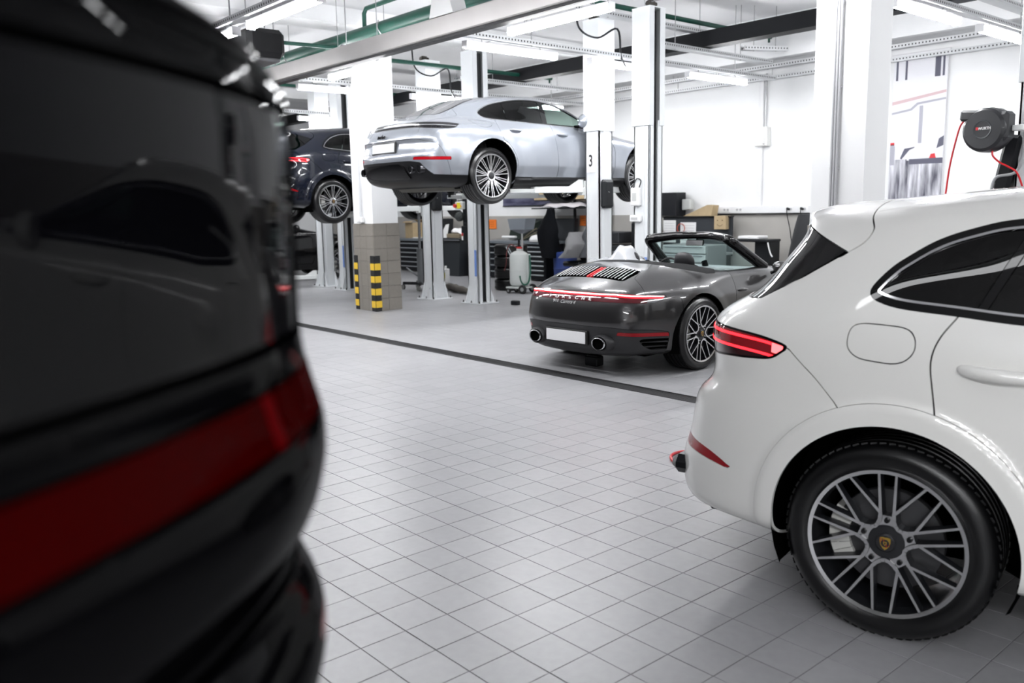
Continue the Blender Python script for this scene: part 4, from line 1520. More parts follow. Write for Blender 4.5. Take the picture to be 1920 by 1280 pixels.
    for s in (-1, 1):
        for hx, z in ((.43, .965), (1.29, .938)):
            h = MB()
            pts = catmull([(hx - .09, s * .93, z + .004), (hx - .05, s * .952, z + .002), (hx + .03, s * .958, z - .002), (hx + .09, s * .952, z - .006), (hx + .12, s * .935, z - .008)], 4)
            h.tube(pts, [.006 + .012 * math.sin(math.pi * k / (len(pts) - 1)) for k in range(len(pts))], n=10)
            h.obj('door_handle', paint, car, smooth=50)
        mi = MB()
        mi.lathe([(0, 0), (.06, .01), (.095, .05), (.09, .11), (.06, .17), (.0, .185)], n=20, o=(1.60, s * .985, 1.14), axis=(1, 0, -.05))
        mi.obj('door_mirror', paint, car, smooth=50)
        MB().box((1.70, s * .88, 1.075), (.10, .16, .03), bev=.012).obj('mirror_foot', gloss, car)
    seats(car, [(.15, -.38), (.15, .38), (1.05, -.38), (1.05, .38)], .52)
    return car


# ------------------------------------------------------------------ grey open sports car
def cabrio_skin():
    B = [-.60, -.42, -.22, 0., .25, .5, .9, 1.3, 1.6, 1.9, 2.2, 2.5, 2.8]
    def yt(y, rear=.075, front=.08):
        return [(-.62, y - rear - .085), (-.42, y - rear * .45 - .035), (-.2, y - rear * .1), (.0, y), (.4, y - .012), (.9, y - .045), (1.6, y - .05), (2.1, y - .04), (2.45, y - .045), (2.85, y - front - .03)]
    rows = [
        dict(xr=-.74, zr=.17, xs0=-.55, y=yt(.62), z=[(-.6, .17), (0, .15), (2.8, .15)], xse=2.85, xf=3.3, zf=.15),
        dict(xr=-.88, zr=.19, xs0=-.58, y=yt(.83, .09), z=[(-.6, .195), (0, .18), (2.8, .17)], xse=2.85, xf=3.4, zf=.16),
        dict(xr=-.955, zr=.23, xs0=-.60, y=yt(.895, .085), z=[(-.6, .235), (0, .22), (2.8, .21)], xse=2.85, xf=3.48, zf=.22),
        dict(xr=-.955, zr=.36, xs0=-.60, y=yt(.918, .08), z=[(-.6, .35), (0, .33), (2.8, .32)], xse=2.85, xf=3.5, zf=.32),
        dict(xr=-.97, zr=.46, xs0=-.60, y=yt(.928, .076), z=[(-.6, .46), (0, .44), (2.8, .42)], xse=2.85, xf=3.5, zf=.40),
        dict(xr=-1.0, zr=.50, xs0=-.60, y=yt(.932, .072), z=[(-.6, .51), (0, .50), (2.8, .47)], xse=2.85, xf=3.48, zf=.44),
        dict(xr=-.985, zr=.57, xs0=-.60, y=yt(.932, .076), z=[(-.6, .58), (0, .57), (2.8, .54)], xse=2.85, xf=3.45, zf=.49),
        dict(xr=-.965, zr=.655, xs0=-.60, y=yt(.928, .082), z=[(-.6, .665), (0, .665), (2.8, .61)], xse=2.83, xf=3.40, zf=.54),
        dict(xr=-.935, zr=.725, xs0=-.59, y=yt(.915, .09), z=[(-.6, .735), (0, .745), (.7, .73), (2.4, .73), (2.8, .68)], xse=2.8, xf=3.3, zf=.59),
        dict(xr=-.90, zr=.785, xs0=-.57, y=yt(.888, .10), z=[(-.6, .79), (0, .815), (.7, .785), (2.4, .79), (2.8, .72)], xse=2.75, xf=3.15, zf=.64),
        dict(xr=-.82, zr=.845, xs0=-.54, y=[(-.6, .66), (-.3, .775), (0, .83), (.4, .835), (.9, .815), (1.6, .81), (2.4, .76), (2.8, .66)], z=[(-.6, .835), (-.25, .87), (0, .88), (.4, .865), (.9, .84), (1.6, .83), (2.4, .83), (2.8, .75)], xse=2.6, xf=2.95, zf=.70),
        dict(xr=-.70, zr=.897, xs0=-.46, y=[(-.5, .64), (-.2, .735), (.1, .78), (.5, .80), (1.5, .785), (2.2, .66)], z=[(-.5, .875), (-.1, .915), (.3, .912), (.6, .893), (1.5, .875), (2.2, .85)], xse=2.25, xf=2.55, zf=.77),
        dict(xr=-.53, zr=.955, xs0=-.33, y=[(-.4, .565), (-.1, .66), (.2, .725), (.5, .755), (1.5, .745), (1.8, .68)], z=[(-.4, .955), (0, .955), (.3, .94), (.6, .92), (1.4, .905), (1.8, .885)], xse=1.95, xf=2.15, zf=.83),
        dict(xr=-.33, zr=1.012, xs0=-.16, y=[(-.2, .50), (.1, .60), (.35, .68), (.6, .715), (1.4, .715)], z=[(-.2, 1.005), (.1, .995), (.35, .962), (.6, .932), (1.4, .915), (1.7, .90)], xse=1.66, xf=1.85, zf=.875),
        dict(xr=-.14, zr=1.045, xs0=.0, y=[(0, .47), (.2, .56), (.4, .65), (.6, .69), (1.4, .69)], z=[(0, 1.02), (.2, 1.01), (.4, .968), (.6, .938), (1.4, .918)], xse=1.58, xf=1.75, zf=.885),
        dict(xr=.04, zr=1.055, xs0=.14, y=[(.1, .45), (.25, .53), (.42, .625), (.6, .665), (1.4, .668)], z=[(.1, 1.04), (.25, 1.02), (.42, .972), (.6, .94), (1.4, .918)], xse=1.52, xf=1.68, zf=.885),
        dict(xr=.12, zr=1.02, xs0=.22, y=[(.1, .42), (.25, .50), (.42, .60), (.6, .648), (1.4, .65)], z=[(.1, 1.0), (.25, .985), (.42, .94), (.6, .905), (1.4, .885)], xse=1.50, xf=1.66, zf=.865),
    ]
    G = control_grid(rows, B, .5, .9)

    def disp(P, N):
        P = arch_disp([(0.0, .37), (2.45, .36)], .40, .52, .010)(P, N)
        return P
    return surface(G, .02, disp, topmirror=False)


def build_cabrio(label, loc, heading):
    car = thing('convertible_car', label, 'car', loc, heading)
    paint = mat('paint_grey', (.045, .044, .045), .28, .75, coat=1.0, flake=.10)
    gloss = mat('gloss_black', (.003, .003, .0035), .12, spec=.0, coat=.7)
    rubber = mat('trim_rubber', (.006, .006, .006), .55)
    dull = mat('valance_grey', (.022, .022, .024), .5)
    chrome = mat('window_chrome', (.75, .75, .76), .12, 1.0)
    inner = mat('inner_black', (.002, .002, .002), .9, spec=.0)
    cloth = mat('hood_cloth', (.012, .012, .013), .9, spec=.2, bump=.2, bscale=300)
    leather = mat('leather_black', (.014, .014, .016), .45, bump=.1, bscale=200)
    S = cabrio_skin()

    def arches(V):
        d = 9.0
        for hx in (0.0, 2.45):
            a = np.hypot(V[:, 0] - hx, V[:, 2] - .365) - .392
            d = np.minimum(d, np.maximum(a, .5 - np.abs(V[:, 1])))
        return d
    _, S = S.cutout(arches)
    # hood cover behind the seats
    hc = top_poly([(-.15, -.2), (-.16, .26), (-.12, .45), (-.045, .575), (.10, .68), (.26, .765), (.40, .775), (.50, .69), (.40, .5), (.9, .3), (.9, -.2)], smooth=False, zmin=.88)
    X, S = S.cutout(hc, .002)
    emit(car, 'hood_cover', X, cloth, split=False)
    # engine grille opening
    gr = top_poly([(-.650, -.2), (-.650, .40), (-.635, .45), (-.46, .475), (-.395, .46), (-.38, .40), (-.372, -.2)], smooth=False, zmin=.80)
    X, S = S.cutout(gr, .001)
    emit(car, 'grille_well', X.moved(-.055), inner, split=False, flange=0)
    # slats
    gx, gz = X.V[:, 0], X.V[:, 2]
    gy = np.abs(X.V[:, 1])
    def surf_z(x, y):
        k = np.argmin((gx - x) ** 2 + (gy - abs(y)) ** 2)
        return gz[k]
    redm = mat('brake_slat_red', (.55, .01, .015), .25, coat=1.0)
    for k in range(-10, 11):
        if k == 0:
            continue
        y = (k - math.copysign(.5, k)) * .0455
        x1 = -.405
        x0 = -.637
        sl = MB()
        P = []
        for t in range(7):
            x = x0 + (x1 - x0) * t / 6
            z = surf_z(x, y)
            P.append([(x, y - .008, z - .05), (x, y - .008, z + .003), (x, y + .006, z + .008), (x, y + .008, z - .05)])
        sl.grid(P)
        sl.add([p for p in P[0]], [(0, 1, 2, 3)])
        sl.add([p for p in P[-1]], [(0, 1, 2, 3)])
        sl.obj('brake_light_slat' if abs(k) == 1 else 'grille_slat', redm if abs(k) == 1 else inner, car, smooth=40)
        if abs(k) != 1:
            ed = MB()
            ed.tube([(p[2][0], p[2][1], p[2][2] + .001) for p in P], .0042, n=6)
            ed.obj('slat_edge', mat('slat_bright', (.62, .62, .63), .3, .6), car, smooth=60)
    # light band
    lampdark = mat('lamp_band_dark', (.09, .003, .008), .08, coat=1.0)
    red = mat('reflector_red', (.30, .004, .010), .2, spec=.2, coat=.3)
    lamp = np.array([(-.44, .757), (-.55, .764), (-.68, .774), (-.80, .787), (-.95, .795), (-1.2, .796), (-1.2, .716), (-.88, .714), (-.72, .704), (-.58, .700), (-.50, .722)])
    lf = lambda V: np.maximum(sdf(lamp, V[:, [0, 2]]), V[:, 0] + .40)
    X, S = S.cutout(lf, .0015)
    top = X.clip(-(X.V[:, 2] - .766 + .030 * np.clip((np.abs(X.V[:, 1]) - .5) / .33, 0, 1)))
    X = X.clip(X.V[:, 2] - .766 + .030 * np.clip((np.abs(X.V[:, 1]) - .5) / .33, 0, 1))
    ye = np.abs(top.V[:, 1]) - .80
    emit(car, 'lamp_tip', top.clip(-ye), mat('lamp_tip_smoke', (.12, .12, .13), .1, coat=1.0), flange=.004)
    top = top.clip(np.abs(top.V[:, 1]) - .80)
    zc = lambda V: .781 - .027 * np.clip((np.abs(V[:, 1]) - .5) / .33, 0, 1)
    emit(car, 'light_band', top, mat('band_red_glow', (.7, .01, .02), .2, emit=(1, .01, .02), estr=1.6), split=False, flange=.004, off=.002)
    core = top.clip(np.abs(top.V[:, 2] - zc(top.V)) - .0045)
    emit(car, 'light_core', core, mat('band_core_glow', (1, .4, .4), .3, emit=(1, .36, .36), estr=7), split=False, flange=.002, off=.006)
    lo = X.clip(np.abs(X.V[:, 1]) - .74)
    emit(car, 'lamp_panel', lo, lampdark, split=False, flange=.004)
    emit(car, 'lamp_tip_lower', X.clip(-(np.abs(X.V[:, 1]) - .74)), mat('lamp_tip_smoke', (.12, .12, .13), .1, coat=1.0), flange=.004)
    # black lower valance
    va = rear_poly([(-.2, .486), (.52, .48), (.76, .452), (.84, .425), (.862, .33), (.80, .215), (.6, .205), (.6, -.1), (-.2, -.1)], smooth=False, xmax=-.44)
    X, S = S.cutout(va, .002)
    rf = rear_poly([(.56, .405), (.575, .437), (.85, .415), (.85, .378)], smooth=False, xmax=-.4)
    R_, X = X.cutout(rf, .001)
    emit(car, 'reflector', R_, red, flange=.005, off=.002)
    vt = rear_poly([(.71, .365), (.84, .36), (.85, .33), (.82, .255), (.74, .25), (.72, .30)], smooth=False, xmax=-.4)
    V_, X = X.cutout(vt, .001)
    emit(car, 'vent_well', V_.moved(-.03), inner, flange=0)
    emit(car, 'rear_valance', X, dull, split=False, flange=.03)
    fins = V_.clip(np.minimum(np.abs(V_.V[:, 2] - .328), np.abs(V_.V[:, 2] - .288)) - .006)
    emit(car, 'vent_fin', fins, dull, flange=.02)
    # deck lid, bumper seam, door
    dl = top_poly([(-.36, -.2), (-.36, .46), (-.46, .488), (-.55, .51), (-.59, .60), (-.625, .69), (-.68, .77), (-.80, .82), (-1.2, .85), (-1.2, -.2)], smooth=False, zmin=.765)
    X, S = S.cutout(dl, .002)
    emit(car, 'engine_lid', X, paint, split=False)
    dr = np.concatenate([catmull([(.63, .99), (.645, .92), (.63, .80), (.60, .62), (.58, .40), (.56, .25)], 4), [(1.68, .25)], catmull([(1.70, .4), (1.72, .6), (1.66, .8), (1.56, .93), (1.54, .99)], 4)])
    X, S = S.cutout(lambda V: np.maximum(sdf(dr, V[:, [0, 2]]), .55 - np.abs(V[:, 1])), .0028)
    emit(car, 'door', X, paint)
    bp = np.array([(-.42, .742), (-.30, .742), (-.30, 0), (-2, 0), (-2, .725), (-.84, .725), (-.60, .735)])
    X, S = S.cutout(lambda V: np.maximum(sdf(bp, V[:, [0, 2]]), V[:, 0] + .2), .0016)
    emit(car, 'rear_bumper', X, paint, split=False)
    bo = lambda V: np.maximum.reduce([1.70 - V[:, 0], V[:, 0] - 3.2, np.abs(V[:, 1]) - .58, .62 - V[:, 2]])
    X, S = S.cutout(bo, .002)
    emit(car, 'front_lid', X, paint, split=False)
    emit(car, 'body_side', S, paint)
    I = cabrio_skin()
    for fn in (arches, gr):
        _, I = I.cutout(fn)
    emit(car, 'inner_shell', I.moved(-.016), inner, split=False, flange=0)
    # lettering
    wl = mat('letter_chrome', (.85, .85, .85), .25, .6)
    word = 'PORSCHE'
    for k, ch in enumerate(word):
        y = .235 - .0863 * k
        text_obj('letter', ch, .040, wl, car, (-.934, y, .738), (0, -1, 0), (.42, 0, .9), depth=.004, bold=.0012, sx=1.5)
    text_obj('badge', '911', .042, wl, car, (-.952, .150, .698), (0, -1, 0), (.3, 0, .95), depth=.003, bold=.001, sx=1.2)
    text_obj('badge', 'Carrera 4', .048, wl, car, (-.952, -.005, .694), (0, -1, 0), (.3, 0, .95), depth=.003, shear=.5, sx=1.0)
    # plate, tail pipes
    MB().box((-.962, 0, .362), (.03, .56, .14), bev=.006).obj('plate_holder', rubber, car)
    MB().box((-.98, 0, .362), (.006, .52, .112), bev=.002).obj('number_plate', mat('plate_white', (.82, .82, .83), .4), car)
    for s in (-1, 1):
        e = MB()
        prof = [(.055, .14), (.060, .01), (.066, -.004), (.074, .0), (.076, .02), (.072, .14)]
        e.lathe(prof, n=32, o=(-.985, 0, 0), axis=(1, 0, 0))
        e.v = [(x, y * 1.12 + s * .425, z * .80 + .325) for x, y, z in e.v]
        e.obj('tail_pipe', chrome, car, smooth=45)
        bh = MB()
        bh.lathe([(.0, .02), (.0605, .02), (.0605, .05)], n=24, o=(-.985, 0, 0), axis=(1, 0, 0))
        bh.v = [(x, y * 1.12 + s * .425, z * .80 + .325) for x, y, z in bh.v]
        bh.obj('pipe_bore', inner, car)
        ho = MB()
        ho.lathe([(.078, .10), (.082, .0), (.10, .02), (.105, .10)], n=28, o=(-.97, 0, 0), axis=(1, 0, 0))
        ho.v = [(x, y * 1.15 + s * .425, z * .82 + .325) for x, y, z in ho.v]
        ho.obj('pipe_surround', dull, car, smooth=45)
    # windscreen frame and glass
    def ws_pt(u, t):
        """u -1..1 across, t 0 base .. 1 top"""
        x = 1.66 - .50 * t - .16 * abs(u) ** 2.2
        y = u * (.665 - .115 * t)
        z = .885 + .375 * t - .045 * abs(u) ** 2.5 * t + .02 * (1 - t) * abs(u)
        return (x, y, z)
    path = [ws_pt(-1, t) for t in np.linspace(0, .9, 8)] + [ws_pt(u, 1.0) for u in np.linspace(-.97, .97, 17)] + [ws_pt(1, t) for t in np.linspace(.9, 0, 8)]
    wf = MB()
    cp = catmull(path, 2)
    wf.tube(cp, [.040 + .018 * abs(p[1] / .66) for p in cp], n=12)
    wf.obj('windscreen_frame', gloss, car, smooth=50)
    wg = MB()
    wg.grid([[ws_pt(u, t) for u in np.linspace(-1, 1, 17)] for t in np.linspace(0, 1, 9)])
    wg.obj('windscreen', mat_glass('screen_glass', (.66, .80, .78)), car, smooth=60, fix=False)
    mr = MB()
    mr.box((1.15, 0, 1.18), (.03, .24, .07), R=roty(.2), bev=.015)
    mr.cyl((1.17, 0, 1.20), (1.22, 0, 1.24), .012, n=8)
    mro = mr.obj('inside_mirror', gloss, car)
    MB().box((1.133, 0, 1.178), (.004, .22, .056), R=roty(.2)).obj('mirror_glass', mat('mirror_silver', (.92, .92, .92), .03, 1.0), car)
    # cockpit tub, dash, wheel, seats
    tub = MB()
    tub.box((.95, 0, .35), (1.5, 1.26, .05))
    for s in (-1, 1):
        tub.box((.95, s * .645, .62), (1.45, .05, .54))
    tub.box((.24, 0, .66), (.06, 1.1, .66))
    tub.obj('cockpit_tub', leather, car)
    ds = MB()
    P = []
    for u in np.linspace(-1, 1, 13):
        P.append([(1.66 - .16 * abs(u) ** 2, u * .66, .880), (1.45 - .05 * abs(u), u * .655, .912), (1.30, u * .65, .90), (1.24, u * .645, .82), (1.28, u * .64, .55)])
    ds.grid(P)
    ds.obj('dashboard', mat('dash_grey', (.22, .24, .25), .5), car, smooth=40, fix=False)
    clk = MB()
    clk.cyl((1.36, 0, .90), (1.33, 0, .955), .035, n=16)
    clk.obj('dash_clock', gloss, car, smooth=40)
    st = MB()
    st.lathe([(.165 + .016 * math.cos(a), .016 * math.sin(a)) for a in np.linspace(0, 2 * math.pi, 9)[:-1]], n=32, o=(1.12, .36, .84), axis=(-.9, 0, .35), closed=True)
    st.cyl((1.13, .36, .835), (1.24, .36, .79), .04, n=12)
    st.obj('steering_wheel', leather, car, smooth=50)
    for y in (-.36, .36):
        se = MB()
        prof = [(.60, .32), (.57, .60), (.50, .80), (.45, .93), (.43, .975), (.435, .99), (.46, .995), (.50, .975), (.56, .90), (.66, .75), (.72, .58)]
        for i, (wd, a, b) in enumerate(((.24, 0, 99), (.0, 0, 0))):
            if wd:
                ws = [.25, .25, .24, .17, .14, .115, .105, .135, .18, .24, .25]
                Q = [[(px, y + u * w, pz) for u in np.linspace(-1, 1, 7)] for (px, pz), w in zip(prof, ws)]
                se.grid(Q)
                for sgn in (0, -1):
                    se.add([q[sgn] for q in Q], [tuple(range(len(Q)))])
        se.box((.82, y, .50), (.5, .48, .16), bev=.05)
        hr = MB().lathe([(0, -1), (.38, -.93), (.72, -.72), (.94, -.35), (1, 0), (.97, .35), (.82, .70), (.5, .93), (0, 1)], n=24)
        se.add([(.455 + x_ * .055 - z_ * .02, y + y_ * .125, 1.005 + z_ * .112) for x_, y_, z_ in hr.v], hr.f)
        so = se.obj('seat', leather, car, smooth=50)
        cr = MB().box((0, 0, 0), (.03, .004, .04), bev=.001).mesh('seat_crest', mat('emboss_grey', (.04, .04, .045), .4))
        c = link('seat_crest', cr, car, loc=(.402, y, 1.05))
        c.rotation_euler = (0, 0, math.pi / 2)
    # door mirrors, handles
    for s in (-1, 1):
        mi = MB()
        mi.lathe([(0, 0), (.05, .008), (.085, .04), (.082, .09), (.05, .14), (.0, .15)], n=20, o=(1.28, s * .96, .93), axis=(1, 0, 0))
        mi.v = [(x, y, .93 + (z - .93) * .72) for x, y, z in mi.v]
        mi.obj('door_mirror', paint, car, smooth=50)
        MB().tube([(1.36, s * .84, .86), (1.36, s * .93, .90)], .018, n=8).obj('mirror_foot', gloss, car)
        hd = MB()
        pts = catmull([(.66, s * .882, .735), (.70, s * .897, .734), (.78, s * .90, .73), (.84, s * .888, .726)], 4)
        hd.tube(pts, [.005 + .012 * math.sin(math.pi * k / (len(pts) - 1)) for k in range(len(pts))], n=8)
        hd.obj('door_handle', paint, car, smooth=50)
    MB().box((1.3, 0, .18), (3.6, 1.2, .05), bev=.02).obj('underbody', inner, car)
    for hx in (0.0, 2.45):
        MB().cyl((hx, -.75, .358), (hx, .75, .358), .04, n=10).obj('axle', mat('axle_steel', (.05, .05, .05), .6, .5), car)
        arch_liner(car, hx, .365, .392, .905, .55)
        for s in (-1, 1):
            wheel(car, 'loop', (hx, s * (.925 if hx == 0 else .88), .358), s, key='cabrio', spin=.35 if hx == 0 else .1, R=.358, W=.29, rr=.278)
    return car


# ------------------------------------------------------------------ tall black car right beside the camera
def van_skin():
    B = [-.70, -.45, -.2, .1, .5, 1.0, 1.6, 2.2, 2.7, 3.1]
    zs = [.28, .36, .55, .80, .98, 1.06, 1.10, 1.14, 1.175, 1.21, 1.235, 1.255, 1.275, 1.30, 1.33, 1.355, 1.375, 1.39, 1.42, 1.47, 1.53, 1.59, 1.65, 1.70, 1.735, 1.765, 1.79, 1.805, 1.815]
    xr = [-.80, -.95, -1.02, -1.04, -1.05, -1.052, -1.060, -1.078, -1.088, -1.086, -1.07, -1.055, -1.052, -1.074, -1.092, -1.10, -1.106, -1.107, -1.108, -1.084, -1.086, -1.092, -1.096, -1.098, -1.106, -1.10, -1.06, -.95, -.90]
    yw = [.70, .88, .95, .965, .965, .96, .958, .955, .953, .951, .95, .948, .947, .945, .944, .942, .941, .94, .938, .935, .931, .927, .923, .92, .886, .81, .66, .40, 0]
    rows = []
    for z, x, y in zip(zs, xr, yw):
        rows.append(dict(xr=x, zr=z, xs0=x + .42, y=[(-1.2, y - .05), (-.6, y - .03), (-.2, y), (2.6, y), (3.2, y - .08)], z=z, xse=3.1 if z < 1.2 else 1.9, xf=3.6 if z < 1.2 else 2.4, zf=z))
    return surface(control_grid(rows, B, .1, 1.0), .03)


def build_van(label, loc, heading):
    car = thing('van_car', label, 'car', loc, heading)
    paint = mat('paint_deep_black', (.002, .002, .0025), .2, spec=.0, coat=.16)
    gloss = mat('gloss_black', (.003, .003, .0035), .12, spec=.0, coat=.7)
    inner = mat('inner_black', (.002, .002, .002), .9, spec=.0)
    glass = mat('van_glass', (.002, .002, .003), .05, spec=0.0, coat=.3)
    S = van_skin()

    def arches(V):
        d = 9.0
        for hx in (0.0, 2.9):
            d = np.minimum(d, np.maximum(np.hypot(V[:, 0] - hx, V[:, 2] - .40) - .44, .5 - np.abs(V[:, 1])))
        return d
    _, S = S.cutout(arches)
    side = np.array([(-.45, 1.32), (1.65, 1.30), (1.5, 1.70), (-.45, 1.71)])
    X, S = S.cutout(lambda V: np.maximum(sdf(side, V[:, [0, 2]]), .5 - np.abs(V[:, 1])), .004)
    emit(car, 'side_window', X, glass, off=-.004)
    X, S = S.cutout(rear_poly([(-.3, 1.50), (.74, 1.50), (.72, 1.70), (-.3, 1.71)], smooth=False, xmax=-.8), .004)
    emit(car, 'rear_window', X, glass, split=False, off=-.004)
    # red band across the tail
    bf = lambda V: np.maximum.reduce([V[:, 2] - 1.468, 1.422 - V[:, 2], V[:, 0] + .80])
    X, S = S.cutout(bf, .002)
    redb = mat('band_red_dull', (.035, .0004, .0005), .5, spec=.0, coat=.03)
    e = lambda V: np.abs(np.abs(V[:, 1]) - .58) - .008
    emit(car, 'band_divider', X.clip(e(X.V)), mat('band_red_bright', (.10, .001, .002), .5, spec=.0, coat=.03), off=.002, flange=.004)
    emit(car, 'light_band', X.clip(-e(X.V)), redb, split=False, flange=.006)
    X, S = S.cutout(lambda V: np.maximum.reduce([V[:, 0] + .62, np.abs(V[:, 1]) - .86, 1.262 - V[:, 2], V[:, 2] - 1.74]), .003)
    emit(car, 'tailgate', X, paint, split=False)
    X, S = S.cutout(lambda V: np.maximum(V[:, 0] + .50, V[:, 2] - 1.258), .003)
    rf = rear_poly([(.70, 1.18), (.70, 1.20), (.97, 1.20), (.97, 1.18)], smooth=False, xmax=-.5)
    Y, X = X.cutout(rf, .001)
    emit(car, 'reflector', Y, mat('reflector_red', (.30, .004, .010), .2, spec=.2, coat=.3))
    emit(car, 'rear_bumper', X, paint, split=False)
    X, S = S.cutout(lambda V: 1.745 - V[:, 2], .001)
    emit(car, 'roof_panel', X, paint, split=False)
    emit(car, 'body_side', S, paint)
    emit(car, 'inner_shell', van_skin().cutout(arches)[1].moved(-.02), inner, split=False, flange=0)
    MB().box((1.3, 0, .30), (4.2, 1.3, .1), bev=.03).obj('underbody', inner, car)
    for hx in (0.0, 2.9):
        MB().cyl((hx, -.7, .372), (hx, .7, .372), .05, n=10).obj('axle', mat('axle_steel', (.05, .05, .05), .6, .5), car)
        arch_liner(car, hx, .40, .44, .94, .6)
        for s in (-1, 1):
            wheel(car, 'twin', (hx, s * .95, .372), s, key='suv_twin', R=.372, W=.30, rr=.278)
    return car


# ------------------------------------------------------------------ two-post lifts
lift_paint = mat('lift_light_grey', (.70, .72, .735), .35, noise=.02, nscale=4)
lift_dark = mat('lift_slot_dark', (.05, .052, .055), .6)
arm_white = mat('arm_white', (.76, .78, .77), .4)
plast_black = mat('plastic_black', (.007, .008, .010), .45, spec=.3)
bolt_dark = mat('bolt_dark', (.05, .045, .04), .5, .6)
blue_tape = mat('blue_tape', (.16, .28, .66), .5)


def lift_post(label, x, y, o, arms=None, tape=True, ctl=False, carriage=1.82, arm_z=1.845):
    """o=+1: channel opens to +x; o=-1: opens to -x"""
    p = thing('lift_post', label, 'lift post', (x, y, 0), 0, 'lift posts')
    W, D, H = .27, .27, 2.72
    c = MB()
    c.box((-o * (W / 2 - .012), 0, H / 2), (.024, D, H), bev=.004)
    for s in (-1, 1):
        c.box((0, s * (D / 2 - .012), H / 2), (W, .024, H), bev=.004)
        c.box((o * (W / 2 - .012), s * (D / 2 - .045), H / 2), (.024, .09, H), bev=.003)
    # raised ribs on the closed faces
    c.box((-o * (W / 2 + .006), 0, H / 2), (.014, .12, H - .1), bev=.003)
    c.box((o * .05, -D / 2 - .004, H / 2), (.012, .01, H - .02), bev=.003)
    c.obj('column', lift_paint, p)
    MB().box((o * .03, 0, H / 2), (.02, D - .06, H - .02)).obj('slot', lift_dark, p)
    s = MB()
    s.box((-o * (W / 2 + .012), 0, 3.4), (.012, D + .05, 1.5), bev=.003)
    for q in (-1, 1):
        s.box((0, q * (D / 2 + .018), 3.4), (W + .03, .012, 1.5), bev=.003)
        s.box((o * (W / 2 + .008), q * (D / 2 - .03), 3.4), (.012, .09, 1.5), bev=.003)
    s.box((0, 0, 4.15), (W + .04, D + .05, .012))
    s.obj('upper_sleeve', lift_paint, p)
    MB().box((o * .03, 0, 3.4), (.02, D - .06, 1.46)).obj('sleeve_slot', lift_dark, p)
    b = MB()
    b.box((0, 0, .01), (.50, .44, .02), bev=.003)
    for (gx, gy) in ((-1, 0), (0, -1), (0, 1)):
        gx2 = gx * o
        if gx:
            for yy in (-.12, .12):
                b.prism([(0, 0), (.11, 0), (0, .30)], (gx2 * W / 2, yy + .006, .02), (gx2, 0, 0), (0, 0, 1), .012)
        else:
            for xx in (-.12, .1):
                b.prism([(0, 0), (.085, 0), (0, .30)], (xx + .006, gy * D / 2, .02), (0, gy, 0), (0, 0, 1), .012)
    b.obj('base_plate', lift_paint, p)
    for (bx, by) in ((-.22, -.19), (.0, -.19), (.22, -.19), (.22, .19), (-.22, .19)):
        t = MB()
        t.cyl((bx, by, .018), (bx, by, .034), .016, n=6)
        t.cyl((bx, by, .034), (bx, by, .055), .008, n=8)
        t.obj('anchor_bolt', bolt_dark, p)
    if tape:
        MB().box((o * .085, -D / 2 - .011, .69), (.05, .003, .44), bev=.001).obj('blue_strip', blue_tape, p)
    MB().box((.05, -D / 2 - .002, .17), (.012, .006, .075)).obj('slot_mark', plast_black, p)
    if carriage:
        k = MB()
        k.box((o * .14, 0, carriage), (.10, .24, .26), bev=.008)
        k.box((o * .21, 0, carriage - .02), (.10, .34, .11), bev=.008)
        k.obj('carriage', arm_white, p)
        for (ax, ay, L) in arms or ():
            a = MB()
            d = np.array([ax, ay, 0.0])
            d /= np.linalg.norm(d)
            st = np.array([o * .21, math.copysign(.15, ay), arm_z - .0])
            ang = math.atan2(d[1], d[0])
            R = rotz(ang)
            a.box(st + d * L * .33, (L * .66, .11, .085), R=R, bev=.006)
            a.box(st + d * L * .72 + np.array([0, 0, -.012]), (L * .5, .075, .055), R=R, bev=.005)
            a.prism([(-.02, 0), (.22, 0), (.06, .10), (-.02, .10)], st + R @ np.array([0, .03, .04]), d, (0, 0, 1), .05)
            a.obj('lift_arm', arm_white, p)
            e = MB()
            q = st + d * L * .95
            e.cyl(q + [0, 0, -.02], q + [0, 0, .045], .035, n=14)
            e.cyl(q + [0, 0, .045], q + [0, 0, .065], .06, n=16)
            e.obj('lift_pad', plast_black, p)
    if ctl:
        g = MB()
        g.box((-o * (W / 2 + .05), -.03, 1.775), (.09, .22, .40), bev=.03)
        g.box((-o * (W / 2 + .095), -.03, 1.775), (.02, .15, .34), bev=.009)
        g.obj('control_housing', plast_black, p)
        MB().box((-o * (W / 2 + .107), -.05, 1.80), (.003, .02, .006)).obj('badge', mat('badge_grey', (.5, .5, .5), .4), p)
    # rope pulley bracket on top
    t = MB()
    t.box((o * .06, -.02, 4.20), (.05, .10, .10), bev=.006)
    t.cyl((o * .06, -.10, 4.20), (o * .06, .06, 4.20), .035, n=14)
    t.obj('pulley', bolt_dark, p)
    return p


lift_post('lift post with a black control box between the tiled column and the oil drainer', -12.73, 9.12, -1, arms=[(-.35, -1, 1.15), (-.35, 1, 1.0)], tape=False, ctl=True, carriage=1.62, arm_z=1.62)
pB = lift_post('lift post with a dark channel and blue strip right under the raised silver car', -11.52, 9.2, 1, arms=[(.6, -1, 1.3), (.6, 1, 1.2)], carriage=1.80, arm_z=1.80)
p3 = lift_post('lift post numbered 3 in front of the silver car', -8.66, 9.15, -1, arms=[(-.14, -1, 1.28), (-.3, 1, 1.2)], tape=False, ctl=True, carriage=1.84, arm_z=1.845)
pR = lift_post('lift post with white switch boxes right behind the grey open car', -7.75, 9.15, 1, carriage=None)
lift_post('lift post with blue strip just left of the tiled column', -15.66, 9.05, 1, arms=[(.6, -1, 1.3)], carriage=1.60, arm_z=1.60)
lift_post('leftmost lift post below the wheel of the dark blue car', -16.75, 9.15, -1, arms=[(-.5, -1, 1.2)], tape=False, carriage=.22, arm_z=.20)
